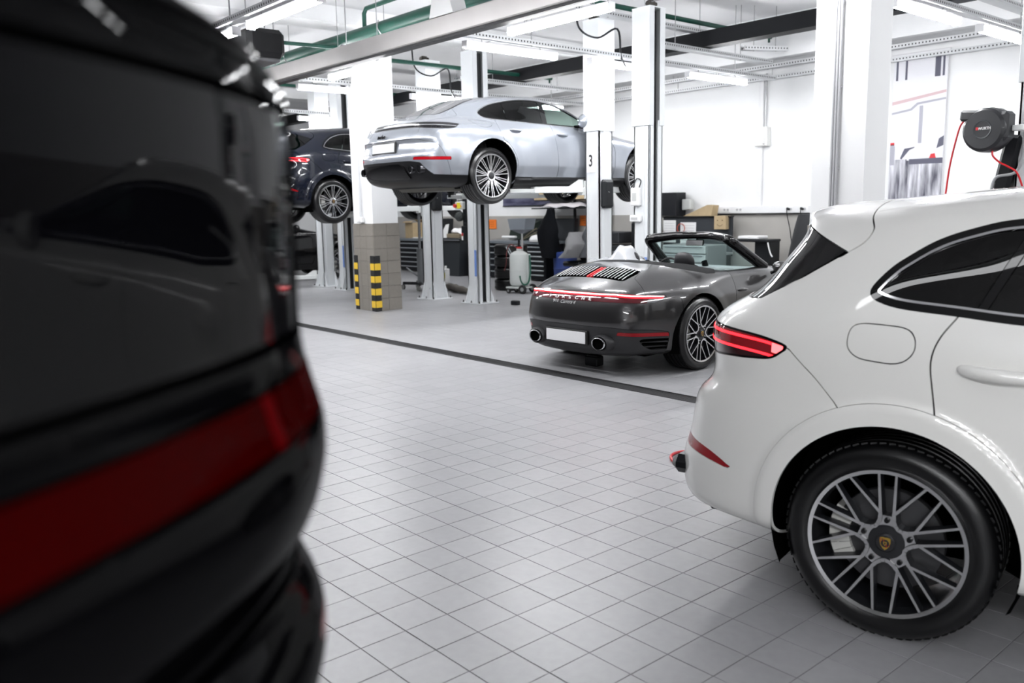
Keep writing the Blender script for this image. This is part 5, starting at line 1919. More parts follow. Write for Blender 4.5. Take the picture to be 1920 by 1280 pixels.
pX = lift_post('lift post at the right picture edge carrying the hose reel', -2.96, 9.0, 1, carriage=None)

# number sign on the post
sg = MB()
sg.box((-.02, -.145, 2.23), (.17, .004, .30), bev=.001)
sg.obj('number_sign', mat('sign_white', (.85, .85, .85), .5), p3)
text_obj('numeral', '3', .23, mat('ink_black', (.01, .01, .01), .6), p3, (-.02, -.148, 2.235), (1, 0, 0), (0, 0, 1), depth=.001, bold=.004, sx=.72)
# motor and switch on the post under the silver car
MB().box((-.36, .12, 1.41), (.20, .22, .80), bev=.03).obj('power_unit', plast_black, pB)
MB().box((-.36, .0, 1.25), (.16, .06, .12), bev=.01).obj('oil_tank_bracket', plast_black, pB)
b = MB()
b.box((-.47, .02, 1.66), (.22, .13, .13), bev=.01)
b.obj('switch_box', mat('box_grey', (.50, .51, .50), .45), pB)
MB().box((-.47, -.047, 1.66), (.09, .004, .10)).obj('switch_plate', mat('switch_yellow', (.75, .65, .03), .5), pB)
MB().cyl((-.55, -.045, 1.655), (-.55, -.085, 1.655), .032, n=16).obj('rotary_knob', mat('knob_red', (.5, .02, .02), .35), pB)
MB().prism([(0, 0), (.05, 0), (.025, .045)], (-.43, -.049, 1.635), (1, 0, 0), (0, 0, 1), .002).obj('warning_triangle', mat('warn_orange', (.8, .35, .02), .5), pB)
MB().box((-.455, .008, 1.19), (.045, .004, .10)).obj('red_label', mat('label_red', (.65, .02, .03), .5), pB)
MB().box((-.455, .008, 1.10), (.04, .004, .07)).obj('white_label', mat('sign_white', (.85, .85, .85), .5), pB)
b = MB()
b.lathe([(0, 0), (.07, .01), (.085, .06), (.07, .12), (.03, .14), (0, .14)], n=18, o=(-.52, -.02, 1.47), axis=(1, -.3, 0))
b.obj('valve_motor', mat('motor_dark', (.03, .035, .035), .4), pB)
MB().tube([(-.35, -.02, 1.36), (-.2, -.03, 1.35), (-.1, -.05, 1.36)], .012, n=8).obj('hydraulic_pipe', mat('lug_steel', (.02, .02, .022), .35, .8), pB)
# switch boxes on the big post
for nm, z, w, hgt in (('main_switch', 1.72, .15, .24), ('socket', 1.43, .18, .09)):
    MB().box((-.07, -.165, z), (w, .07, hgt), bev=.012).obj(nm, mat('plastic_white', (.82, .82, .82), .4), pR)
MB().box((-.07, -.205, 1.72), (.07, .012, .11), bev=.003).obj('switch_window', mat('box_grey', (.50, .51, .50), .45), pR)
MB().box((-.07, -.203, 1.43), (.11, .008, .035), bev=.002).obj('socket_face', mat('badge_grey', (.5, .5, .5), .4), pR)
MB().tube(catmull([(-.02, -.16, 1.84), (.02, -.17, 1.93), (-.05, -.17, 1.96), (-.12, -.15, 1.90)], 5), .008, n=6).obj('switch_cable', plast_black, pR)

# hose reel on its arm
rl = thing('hose_reel', 'black round hose reel with red hose hanging from it', 'hose reel', (-3.26, 8.62, 2.23), math.radians(-8))
blk = mat('reel_black', (.014, .015, .018), .42, coat=.2)
b = MB()
b.lathe([(0, -.10), (.17, -.10), (.195, -.08), (.205, -.04), (.205, .06), (.19, .085), (.15, .095), (0, .095)], n=48, axis=(0, 1, 0))
b.obj('drum_case', blk, rl, smooth=35)
MB().box((-.15, -.02, .135), (.16, .15, .10), R=roty(.1), bev=.02).obj('outlet', blk, rl)
MB().box((.15, 0, .02), (.12, .16, .26), bev=.03).obj('back_plate', blk, rl)
b = MB()
b.lathe([(.072, -.103), (.082, -.106), (.085, -.10)], n=40, axis=(0, 1, 0))
b.obj('badge_ring', mat('ring_grey', (.05, .055, .06), .4), rl, smooth=40)
MB().box((-.046, -.104, .01), (.024, .004, .026)).obj('logo_mark', mat('label_red', (.65, .02, .03), .5), rl)
text_obj('logo_text', 'WURTH', .034, mat('sign_white', (.85, .85, .85), .5), rl, (.022, -.1045, .008), (1, 0, 0), (0, 0, 1), depth=.001, bold=.0012, sx=.95)
hp = catmull([(-.20, -.03, .11), (-.245, -.03, .06), (-.28, -.03, -.06), (-.33, -.03, -.32), (-.36, -.03, -.62), (-.38, -.1, -1.1), (-.40, -.3, -1.9), (-.36, -.7, -2.19), (-.1, -1.6, -2.218), (.3, -2.6, -2.218)], 8)
MB().tube(hp, .0085, n=8).obj('hose', mat('hose_red', (.60, .012, .02), .35), rl, smooth=60)
hp = catmull([(.06, -.02, -.19), (.07, -.02, -.24), (.13, -.01, -.30), (.20, 0, -.34), (.27, .03, -.40), (.30, .1, -.55)], 6)
MB().tube(hp, .0085, n=8).obj('supply_hose', mat('hose_red', (.60, .012, .02), .35), rl, smooth=60)
MB().box((.26, .15, .0), (.10, .30, .05), bev=.006).obj('arm', arm_white, rl)
# air hose lying on the floor by the white car
fh = catmull([(-3.75, 5.0, .01), (-3.60, 4.72, .01), (-3.47, 4.48, .01), (-3.40, 4.30, .01), (-3.30, 4.17, .01), (-3.16, 4.12, .01), (-2.9, 4.2, .01), (-2.5, 4.5, .01), (-2.2, 4.6, .01)], 8)
fh = catmull([(-2.95, 4.85, .01), (-3.18, 4.66, .01), (-3.36, 4.48, .01), (-3.43, 4.36, .01), (-3.39, 4.24, .01), (-3.25, 4.15, .01), (-3.0, 4.12, .01), (-2.6, 4.2, .01), (-2.2, 4.4, .01)], 8)
tag(MB().tube(fh, .0095, n=8).obj('air_hose', mat('hose_red', (.60, .012, .02), .35), smooth=60), 'loop of red air hose on the floor behind the white car', 'hose')
# folded black arm guard on the right post
g = MB()
g.box((0, 0, 0), (.15, .16, .52), R=roty(.18), bev=.03)
g.box((.0, 0, -.29), (.30, .3, .02), bev=.005)
g.obj('arm_guard', plast_black, pX, loc=(-.20, -.10, 1.93))
MB().tube(catmull([(-.32, -.18, 1.66), (-.28, -.18, 1.80), (-.12, -.18, 1.84), (-.07, -.17, 2.0), (-.07, -.17, 2.4)], 6), .014, n=8).obj('cable', mat('cable_grey', (.35, .36, .37), .5), pX, smooth=60)


# ------------------------------------------------------------------ services under the ceiling
def mat_perforated(name, pitch=.05):
    """zinc sheet with a row of dark punched slots"""
    m = bpy.data.materials.new(name)
    m.use_nodes = True
    nt = m.node_tree
    b = nt.nodes['Principled BSDF']
    b.inputs['Metallic'].default_value = .7
    b.inputs['Roughness'].default_value = .42
    tc = nt.nodes.new('ShaderNodeTexCoord')
    sp = nt.nodes.new('ShaderNodeSeparateXYZ')
    nt.links.new(tc.outputs['Object'], sp.inputs[0])
    fx = nt.nodes.new('ShaderNodeMath')
    fx.operation = 'PINGPONG'
    fx.inputs[1].default_value = pitch / 2
    nt.links.new(sp.outputs['X'], fx.inputs[0])
    gx = nt.nodes.new('ShaderNodeMath')
    gx.operation = 'LESS_THAN'
    gx.inputs[1].default_value = pitch * .2
    nt.links.new(fx.outputs[0], gx.inputs[0])
    az = nt.nodes.new('ShaderNodeMath')
    az.operation = 'ABSOLUTE'
    nt.links.new(sp.outputs['Z'], az.inputs[0])
    gz = nt.nodes.new('ShaderNodeMath')
    gz.operation = 'LESS_THAN'
    gz.inputs[1].default_value = .011
    nt.links.new(az.outputs[0], gz.inputs[0])
    mu = nt.nodes.new('ShaderNodeMath')
    mu.operation = 'MULTIPLY'
    nt.links.new(gx.outputs[0], mu.inputs[0])
    nt.links.new(gz.outputs[0], mu.inputs[1])
    mx = nt.nodes.new('ShaderNodeMix')
    mx.data_type = 'RGBA'
    mx.inputs['A'].default_value = (.62, .63, .64, 1)
    mx.inputs['B'].default_value = (.05, .05, .05, 1)
    nt.links.new(mu.outputs[0], mx.inputs['Factor'])
    nt.links.new(mx.outputs['Result'], b.inputs['Base Color'])
    return m


zinc = mat_perforated('zinc_perforated')
zinc_plain = mat('zinc_plain', (.60, .61, .62), .45, .6)
lamp_mat = mat('led_diffuser', (1, 1, 1), .5, emit=(.97, .98, 1.0), estr=LAMP)
lamp_body = mat('lamp_body_white', (.8, .8, .82), .4)
green = mat('pipe_green', (.004, .050, .034), .4, spec=.3)
rod_m = mat('rod_steel', (.35, .35, .36), .4, .8)


def tray(label, x, y, z, L, ang, group='cable trays', w=.11, h=.06):
    t = thing('cable_tray', label, 'cable tray', (x, y, z), ang, group)
    for s in (-1, 1):
        MB().box((0, s * w / 2, 0), (L, .004, h)).obj('side_rail', zinc, t)
    MB().box((0, 0, -h / 2), (L, w, .004)).obj('tray_bed', zinc, t)
    n = max(2, int(L / 1.9))
    for k in range(n):
        xx = -L / 2 + L * (k + .5) / n
        r = MB()
        r.cyl((xx, 0, -h / 2), (xx, 0, CEIL - z), .006, n=6)
        r.cyl((xx, 0, -h / 2 - .012), (xx, 0, -h / 2), .012, n=6)
        r.obj('hanger_rod', rod_m, t)
    return t


def batten(label, x, y, z, ang, L=1.46, m=None):
    t = thing('batten_light', label, 'ceiling light', (x, y, z), ang, 'LED batten lights')
    MB().box((0, 0, .032), (L, .08, .03), bev=.006).obj('lamp_housing', lamp_body, t)
    d = MB()
    n = 12
    P = []
    for k in range(n + 1):
        a = -.35 + (math.pi + .7) * k / n
        P.append([(-L / 2 + .012, .048 * math.cos(a), -.045 * math.sin(a)), (L / 2 - .012, .048 * math.cos(a), -.045 * math.sin(a))])
    d.grid(P)
    d.add([p[0] for p in P], [tuple(range(n + 1))])
    d.add([p[1] for p in P], [tuple(range(n + 1))])
    d.obj('diffuser', m or lamp_mat, t, smooth=50)
    for s in (-1, 1):
        MB().box((s * (L / 2 - .004), 0, .0), (.012, .098, .09), bev=.004).obj('end_cap', lamp_body, t)
        MB().cyl((s * L * .32, 0, .03), (s * L * .32, 0, .085), .006, n=6).obj('clip', rod_m, t)
    return t


PI2 = math.pi / 2
where = {-16.4: 'farthest left', -12.35: 'over the tiled column', -8.2: 'over the silver car', -4.15: 'over the grey open car', -.1: 'over the white car'}
for X, nm in where.items():
    tray('perforated cable tray running back ' + nm, X, 9.6, 3.61, 6.4, PI2)
    for y, dn in ((7.14, 'nearest'), (9.22, 'middle'), (11.28, 'rearmost')):
        batten('%s LED batten under the tray %s' % (dn, nm), X, y, 3.49, PI2)
# second and third trays, higher up
for X, nm, z in ((-8.2, 'over the silver car', 3.84), (-12.3, 'over the tiled column', 3.84), (-4.2, 'over the grey open car', 3.84)):
    tray('higher perforated tray running back ' + nm, X + .05, 11.0, z, 3.2, PI2, w=.14)
tray('topmost perforated tray beside the green pipe over the silver car', -8.25, 9.9, 4.14, 4.0, PI2)
tray('slanting perforated tray end in front of the bright wall', -7.95, 12.15, 3.98, .75, math.radians(62), w=.13)
tray('perforated cable tray along the top of the back wall', -8.5, 13.1, 3.86, 26, 0, w=.12)
tray('lower perforated cable tray along the top of the back wall', -8.5, 13.24, 3.70, 26, 0, w=.08)
tray('perforated cable tray over the aisle in the top left corner', -10.0, 3.95, 3.58, 16, 0, w=.14)
tray('second perforated cable tray over the aisle in the top left corner', -8.5, 4.6, 3.85, 10, 0, w=.10)

# aisle lights, mostly above the frame
for k, X in enumerate((-16.5, -13.6, -11.4, -9.6, -7.8, -6.0)):
    batten('%s of the aisle battens along the tray nearest the camera' % ['first', 'second', 'third', 'fourth', 'fifth', 'sixth'][k], X, 3.95, 3.47, 0)
# lights of the opposite row behind the camera
tray('long perforated tray behind the camera', 3.0, -1.2, 3.42, 8.0, 0)
for k, X in enumerate((.4, 1.9, 3.4, 4.9, 6.2)):
    batten('%s batten of the ceiling row behind the camera' % ['first', 'second', 'third', 'fourth', 'fifth'][k], X, -1.2, 3.29, 0)
for k in range(4):  # unseen wall row, added to brighten the side of the white car
    t = batten('%s added fill batten on the wall behind the camera' % ['first', 'second', 'third', 'fourth'][k], 1.0 + 1.6 * k, -4.92, 2.45, 0)
    MB().box((0, -.045, .035), (.3, .09, .03)).obj('wall_bracket', lamp_body, t)
# one fitting above the camera, dimmed to serve mainly as a window reflection
batten('single dim batten above the camera', -1.6, 1.75, 3.49, math.radians(12), m=mat('led_dim', (1, 1, 1), .5, emit=(.97, .98, 1.0), estr=LAMP * .10))
tray('short perforated tray above the camera', -1.6, 1.75, 3.62, 2.2, math.radians(12))
# lights under the extraction rail
for k, X in enumerate((-14.6, -10.35, -6.5)):
    t = batten('%s of the battens hung under the long steel extraction rail' % ['leftmost', 'middle', 'rightmost'][k], X, 6.28, 3.46, 0)
    for s in (-1, 1):
        MB().cyl((s * .5, 0, .03), (s * .5, 0, CEIL - 3.46), .006, n=6).obj('hanger_rod', rod_m, t)

# long sheet steel extraction rail
ex = thing('extraction_rail', 'long brushed steel exhaust extraction rail across the top of the picture', 'extraction rail', (-9.0, 6.0, 0))
MB().box((0, 0, 3.60), (24, .20, .21), bev=.012).obj('rail_box', mat('brushed_steel', (.55, .53, .52), .36, .85, noise=.05, nscale=2), ex)
MB().box((0, 0, 3.485), (24, .12, .03)).obj('rubber_lip', mat('lip_black', (.01, .01, .011), .6), ex)
for k in range(12):
    x = -11.4 + 2.05 * k
    r = MB()
    r.cyl((x, 0, 3.70), (x, 0, CEIL), .008, n=6)
    r.box((x, 0, 3.715), (.05, .16, .02))
    r.obj('hanger_rod', rod_m, ex)
h = MB()
q = [(-.22, -.1), (.22, -.1), (.22, .1), (-.22, .1)]
V = [(1.05 + a, b, 3.705) for a, b in q] + [(1.05 + a * .55, b * 1.1, 3.98) for a, b in q] + [(1.05 + a * .55, b * 1.1, 4.4) for a, b in q]
h.add(V, [(0, 1, 5, 4), (1, 2, 6, 5), (2, 3, 7, 6), (3, 0, 4, 7), (4, 5, 9, 8), (5, 6, 10, 9), (6, 7, 11, 10), (7, 4, 8, 11)])
h.obj('outlet_hood', mat('galvanised', (.66, .66, .66), .4, .7), ex)

# green sprinkler mains and branches
gp = thing('green_main_pipe', 'thick dark green pipe behind the steel extraction rail', 'pipe', (0, 0, 0))
MB().cyl((-22, 6.75, 4.07), (4, 6.75, 4.07), .095, n=20).obj('main', green, gp, smooth=40)
for x in (-16, -13.2, -10.4, -7.6, -4.8):
    c = MB()
    c.tube(catmull([(x, 6.66, 4.16), (x, 6.645, 4.05), (x, 6.75, 3.955), (x, 6.855, 4.05), (x, 6.84, 4.16)], 4), .008, n=6)
    c.cyl((x, 6.75, 4.16), (x, 6.75, CEIL), .006, n=6)
    c.obj('pipe_hanger', rod_m, gp)
for k, (pts, r, lb) in enumerate([
    ([(-10.9, 6.75, 4.12), (-10.9, 6.75, 4.34), (-10.84, 6.75, 4.40), (-9.2, 6.75, 4.40), (-8.2, 6.75, 4.40)], .03, 'green pipe bend rising above the thick green pipe'),
    ([(-11.9, 4.4, 3.98), (-11.6, 6.7, 3.98)], .028, 'thin green pipe running back to the thick green pipe'),
    ([(-8.2, 6.9, 4.25), (-8.2, 12.7, 4.25)], .035, 'thin green pipe over the silver car towards the bright wall'),
    ([(-12.2, 6.9, 4.0), (-12.2, 11.6, 4.0)], .035, 'thin green pipe end above the roof of the silver car'),
    ([(-16.3, 6.9, 4.1), (-16.3, 12.5, 4.1)], .03, 'thin green pipe far left above the dark blue car'),
    ([(-4.1, 6.9, 4.25), (-4.1, 12.6, 4.25)], .03, 'thin green pipe over the broad white column')]):
    b = MB()
    b.tube(pts, r, n=12)
    e = np.array(pts[-1])
    b.cyl(e + [0, -.05, -.0], e + [0, -.05, -.09], r * .5, n=8)
    tag(b.obj('green_pipe', green, smooth=50), lb, 'pipe', 'thin green pipes')

# dark heater box hanging top left
hb = thing('heater_box', 'dark rounded heater box hanging under the ceiling top left', 'heater', (-10.55, 4.95, 3.55))
MB().box((0, 0, .12), (.62, .5, .34), bev=.06).obj('casing', mat('heater_dark', (.008, .008, .009), .6, spec=.2, noise=.1), hb)
MB().box((0, 0, -.07), (.5, .4, .05), bev=.02).obj('outlet_plate', mat('heater_grey', (.08, .08, .085), .5), hb)
for s in (-1, 1):
    MB().cyl((s * .25, 0, .28), (s * .25, 0, CEIL - 3.55), .008, n=6).obj('hanger_rod', rod_m, hb)
# small spot lamp
sl = thing('spot_lamp', 'small bulb lamp under the aisle tray top left', 'lamp', (-9.25, 4.0, 3.44))
MB().cyl((0, 0, .0), (0, 0, .10), .025, n=12).obj('socket', lamp_body, sl)
b = MB()
b.lathe([(.02, .0), (.045, -.02), (.05, -.045), (.03, -.08), (0, -.09)], n=18)
b.obj('bulb', lamp_mat, sl, smooth=50)
# black ventilation gear in the back
vg = thing('ventilation_unit', 'black duct and vent unit near the ceiling behind the silver car roof', 'vent unit', (-16.0, 12.0, 3.62))
MB().box((0, 0, 0), (.9, .5, .32), bev=.03).obj('casing', mat('vent_dark', (.05, .06, .06), .5), vg)
d = MB()
d.tube([(.4, 0, .0), (1.0, -.05, .05), (1.7, -.1, .1)], .16, n=16)
d.obj('duct', mat('duct_black', (.015, .015, .016), .5), vg, smooth=50)
for s in (-1, 1):
    MB().cyl((s * .35, 0, .15), (s * .35, 0, CEIL - 3.62), .008, n=6).obj('hanger_rod', rod_m, vg)
# cable loops hanging by the posts
for k, (x, y, lb) in enumerate([(-12.3, 8.5, 'black cable loop hanging left of the lift post top over the silver car roof'), (-8.35, 8.4, 'black cable loop above the post with the dark channel')]):
    tag(MB().tube(catmull([(x, y, 4.3), (x - .05, y + .1, 3.95), (x + .05, y + .35, 3.83), (x + .18, y + .6, 3.95), (x + .2, y + .65, 3.6), (x + .25, y + .7, 3.45)], 6), .014, n=6).obj('cable_loop', plast_black, smooth=60), lb, 'cable', 'cable loops')
# equaliser cables between the post tops
for k, (xa, xb, lb) in enumerate([(-11.5, -8.68, 'thin steel rope between the post tops over the silver car'), (-7.75, -4.6, 'thin steel rope from the right post top over the grey car')]):
    tag(MB().cyl((xa, 9.1, 4.22), (xb, 9.1, 4.24), .008, n=6).obj('steel_rope', rod_m), lb, 'rope')
# conduit and loudspeaker on the bright wall
cw = thing('wall_conduit', 'vertical white conduit down the bright back wall', 'conduit', (-8.78, WALL_Y - .03, 0))
MB().box((0, 0, 2.6), (.09, .04, 2.4), bev=.006).obj('duct', mat('duct_pale', (.80, .80, .81), .5), cw)
MB().cyl((.09, 0, 2.9), (.09, 0, 3.8), .012, n=8).obj('thin_tube', rod_m, cw)
sp = thing('wall_speaker', 'small white square loudspeaker on the bright back wall', 'speaker', (-8.72, WALL_Y - .07, 2.74))
MB().box((0, 0, 0), (.25, .13, .33), bev=.015).obj('case', mat('speaker_white', (.80, .80, .78), .5), sp)
MB().box((0, -.068, .01), (.21, .006, .28), bev=.002).obj('grille_cloth', mat('speaker_cloth', (.72, .72, .70), .8), sp)
MB().box((.07, -.073, -.13), (.03, .003, .01)).obj('badge', plast_black, sp)


# ------------------------------------------------------------------ the cars in their places
white = mat('paint_white', (.85, .845, .815), .30, coat=1.0)
navy = mat('paint_navy', (.003, .0045, .011), .25, spec=.2, coat=.6)
black = mat('paint_black', (.002, .002, .0025), .22, spec=.1, coat=.5)
hd = math.radians(12.3)
build_suv('suv_car', 'white five-door car at the right edge, lit tail lamp', white, (-1.388 - math.sin(hd) * .965, 2.966 + math.cos(hd) * .965, 0), hd, 'loop', True, group='tall five-door cars')
build_suv('suv_car', 'dark blue five-door car raised on the lift at the far left', navy, (-14.165, 7.42, 1.40), math.radians(90), 'twin', True, group='tall five-door cars')
build_sedan('silver fastback car raised high on the lift', (-9.805, 7.33, 1.665), math.radians(90))
build_cabrio('grey open two-seater with red light band across the tail', (-6.0, 6.80, 0), math.radians(92))
build_suv('suv_car', 'black five-door car parked behind the leftmost lift post', black, (-19.6, 7.7, 0), math.radians(86), 'twin', False, group='tall five-door cars')
build_van('black tall car close to the camera at the left, dull red band across its tail', (-1.3275, -.6675, 0), math.radians(205))

# ------------------------------------------------------------------ workshop equipment
cab_black = mat('cabinet_black', (.006, .007, .010), .45, spec=.25)
handle_grey = mat('handle_grey', (.42, .45, .47), .35, .6)
top_grey = mat('worktop_grey', (.16, .18, .20), .4)
card = mat('cardboard', (.42, .32, .19), .8, noise=.06, nscale=10)
paper = mat('paper_white', (.80, .80, .80), .7)
blue_pl = mat('plastic_blue', (.025, .05, .20), .45)
bin_dark = mat('bin_dark', (.022, .026, .030), .5)


def drawer_unit(parent, x0, x1, yf, z0, z1, n, depth=.55):
    MB().box(((x0 + x1) / 2, yf + depth / 2, (z0 + z1) / 2), (x1 - x0, depth, z1 - z0), bev=.006).obj('carcass', cab_black, parent)
    hh = (z1 - z0 - .06) / n
    for k in range(n):
        z = z0 + .03 + hh * (k + .5)
        d = MB().box(((x0 + x1) / 2, yf - .008, z), (x1 - x0 - .03, .02, hh - .012), bev=.004).obj('drawer', cab_black, parent)
        MB().box(((x0 + x1) / 2, yf - .024, z + hh * .22), (x1 - x0 - .10, .022, .028), bev=.006).obj('handle', handle_grey, d)


# cabinet behind the jack
t = thing('tool_cabinet', 'black drawer cabinet with grey handles right of the tiled column', 'cabinet', (0, 0, 0))
drawer_unit(t, -19.25, -18.35, 12.72, .03, .80, 6)
MB().box((-18.1, 12.98, .835), (2.4, .62, .06), bev=.008).obj('worktop', top_grey, t)
MB().box((-17.55, 12.99, .42), (.9, .5, .78), bev=.01).obj('side_unit', cab_black, t)
m = thing('monitor', 'black monitor standing on the drawer cabinet right of the tiled column', 'monitor', (-17.75, 13.1, .865))
MB().box((0, 0, .27), (.62, .05, .46), R=rotx(-.12), bev=.01).obj('screen', plast_black, m)
MB().box((0, .05, .03), (.26, .18, .025), bev=.006).obj('foot', plast_black, m)
MB().box((0, .03, .08), (.06, .04, .12)).obj('stem', plast_black, m)
bx = thing('cardboard_box', 'open cardboard box at the wall beside the tiled column', 'box', (-19.0, 13.0, .865))
MB().box((0, 0, .20), (.36, .3, .40), bev=.003).obj('carton', card, bx)
MB().box((.02, -.2, .425), (.36, .12, .008), R=rotx(.3)).obj('flap', card, bx)
MB().box((0, .2, .44), (.36, .12, .008), R=rotx(-.5)).obj('flap', card, bx)
for k, (x, y, rz_, lb) in enumerate([(-18.6, 12.82, .3, 'left stack of papers on the cabinet right of the tiled column'), (-18.2, 12.85, -.4, 'middle stack of papers on the cabinet right of the tiled column')]):
    p = thing('papers', lb, 'papers', (x, y, .865), rz_, 'paper stacks')
    for q in range(3):
        MB().box((.03 * q, .01 * q, .006 + .008 * q), (.34, .24, .006), R=rotz(.2 * q)).obj('sheet', [paper, plast_black, paper][q], p)
c = MB()
c.prism([(0, 0), (.34, 0), (.32, .38), (.20, .36)], (-17.55, 12.75, .866), (1, 0, 0), (0, .25, .97), .01)
tag(c.obj('white_card', paper), 'large white card leaning behind the thin jack pole', 'card')

# bins
bn = thing('waste_bin', 'dark grey waste bin with papers on top between two lift posts', 'bin', (-16.72, 12.75, 0))
b = MB()
b.prism([(-.28, 0), (.28, 0), (.36, .86), (-.36, .86)], (0, .25, 0), (1, 0, 0), (0, 0, 1), .5)
b.obj('body', bin_dark, bn)
MB().box((0, 0, .885), (.78, .56, .05), bev=.015).obj('lid', bin_dark, bn)
MB().box((0, -.29, .86), (.76, .03, .03), bev=.01).obj('rim', mat('rim_grey', (.1, .105, .11), .4), bn)
tr = thing('parts_tray', 'brown tray with crumpled paper on the dark waste bin', 'tray', (-16.7, 12.72, .91))
MB().box((0, 0, .05), (.5, .35, .10), bev=.01).obj('tray', mat('tray_brown', (.22, .18, .12), .7), tr)
for q in range(4):
    b = MB()
    b.lathe([(0, 0), (.09 + .02 * q, .02), (.11, .07), (.06, .13), (0, .14)], n=7, o=(-.12 + .09 * q, -.03 * (q % 2), .09), axis=(.2 * q - .2, .3, 1))
    b.obj('crumpled_paper', paper, tr)
b = MB()
b.lathe([(.13 + .012 * math.cos(a), .012 * math.sin(a)) for a in np.linspace(0, 2 * math.pi, 7)[:-1]], n=28, o=(-16.55, WALL_Y - .035, 1.14), axis=(0, 1, 0), closed=True)
tag(b.obj('cable_ring', mat('duct_pale', (.80, .80, .81), .5), smooth=60), 'pale cable ring hanging above the dark waste bin', 'cable')
MBb = MB()
MBb.lathe([(0, 0), (.19, 0), (.20, .02), (.23, .62), (.24, .64), (.24, .66), (.22, .66), (.20, .05), (0, .04)], n=28)
tag(MBb.obj('blue_bin', blue_pl, smooth=40, loc=(-15.95, 12.75, 0)), 'slim blue bin beside the dark waste bin', 'bin', 'blue bins')
b2 = MB()
b2.lathe([(0, 0), (.22, 0), (.24, .03), (.25, .30), (.26, .31), (.25, .33), (.26, .58), (.25, .64), (.22, .66), (0, .66)], n=28)
tag(b2.obj('blue_bin', blue_pl, smooth=40, loc=(-13.15, 12.85, 0)), 'blue drum standing below the hanging dark jacket', 'bin', 'blue bins')

# workbench behind the oil drainer
t = thing('workbench', 'black workbench with grey drawer handles behind the oil drainer', 'workbench', (0, 0, 0))
drawer_unit(t, -15.85, -15.2, 12.72, .03, .80, 5)
drawer_unit(t, -14.35, -13.62, 12.72, .03, .80, 7)
MB().box((-14.72, 13.0, .835), (2.3, .64, .06), bev=.008).obj('worktop', top_grey, t)
bp = MB()
bp.box((-14.25, 13.30, 1.11), (2.05, .06, .48), bev=.004)
bp.obj('back_panel', mat('panel_dark', (.020, .024, .030), .6), t)
hood = thing('drain_funnel_stand', 'dark green hood with open front standing on the workbench', 'hood', (-14.7, 12.98, .865))
b = MB()
b.prism([(-.62, 0), (.42, 0), (.46, .42), (-.46, .46)], (0, .18, .02), (1, 0, 0), (0, 0, 1), .03)
b.obj('back', mat('hood_green', (.018, .030, .024), .5), hood)
b = MB()
b.grid([[(-.46, .18, .46), (.46, .18, .44)], [(-.30, -.10, .34), (.34, -.10, .33)]])
b.obj('roof', mat('hood_green', (.018, .030, .024), .5), hood)
MB().box((-.28, -.12, .08), (.46, .10, .055), bev=.02).obj('white_tray', paper, hood)
mc = thing('vacuum_unit', 'white device with tangled hoses on the right end of the workbench', 'device', (-13.95, 12.9, .865))
b = MB()
b.lathe([(0, 0), (.26, 0), (.27, .04), (.22, .12), (.10, .16), (0, .16)], n=20)
b.obj('case', paper, mc, smooth=40)
for q in range(4):
    a0 = .7 * q
    MB().tube(catmull([(.2 * math.cos(a0), .15 * math.sin(a0) - .1, .1), (.15 * math.cos(a0 + .8), -.12, .24), (-.1 + .1 * q, -.15, .28), (-.32 + .05 * q, -.2, .12), (-.38, -.24, .02)], 5), .011, n=6).obj('hose', mat('hose_olive', (.16, .14, .09), .5) if q % 2 else plast_black, mc, smooth=60)
# posters and notices on the back wall
def mat_poster(name, dark):
    m = bpy.data.materials.new(name)
    m.use_nodes = True
    nt = m.node_tree
    b = nt.nodes['Principled BSDF']
    b.inputs['Roughness'].default_value = .35
    tc = nt.nodes.new('ShaderNodeTexCoord')
    mp = nt.nodes.new('ShaderNodeMapping')
    mp.inputs['Scale'].default_value = (1.2, 1, 7.0) if dark else (6, 1, .7)
    nt.links.new(tc.outputs['Object'], mp.inputs['Vector'])
    n = nt.nodes.new('ShaderNodeTexNoise')
    n.inputs['Scale'].default_value = 1.6
    n.inputs['Detail'].default_value = 5
    nt.links.new(mp.outputs[0], n.inputs['Vector'])
    r = nt.nodes.new('ShaderNodeValToRGB')
    r.color_ramp.elements[0].position = .40
    r.color_ramp.elements[1].position = .66
    r.color_ramp.elements[0].color = (.035, .035, .075, 1) if dark else (.05, .05, .075, 1)
    r.color_ramp.elements[1].color = (.14, .14, .21, 1) if dark else (.80, .80, .86, 1)
    nt.links.new(n.outputs['Fac'], r.inputs[0])
    nt.links.new(r.outputs[0], b.inputs['Base Color'])
    return m


po = thing('wall_poster', 'dark violet picture on the back wall above the workbench', 'poster', (-14.9, WALL_Y - .02, 1.93))
MB().box((0, 0, 0), (1.75, .02, .58)).obj('print', mat_poster('poster_violet', True), po)
MB().box((0, 0, -.29), (1.77, .03, .02)).obj('bottom_bar', plast_black, po)
# tall banner of a racing paddock
bn = thing('wall_banner', 'tall pale banner of a racing pit lane on the back wall', 'banner', (-6.06, WALL_Y - .03, 0))
MB().box((0, 0, 2.66), (.80, .02, 2.10)).obj('cloth', mat('banner_pale', (.80, .80, .84), .5), bn)
yb = -.0115


def flat(name, pts, m):
    b_ = MB()
    b_.prism(pts, (0, yb, 0), (1, 0, 0), (0, 0, 1), .002)
    return b_.obj(name, m, bn)


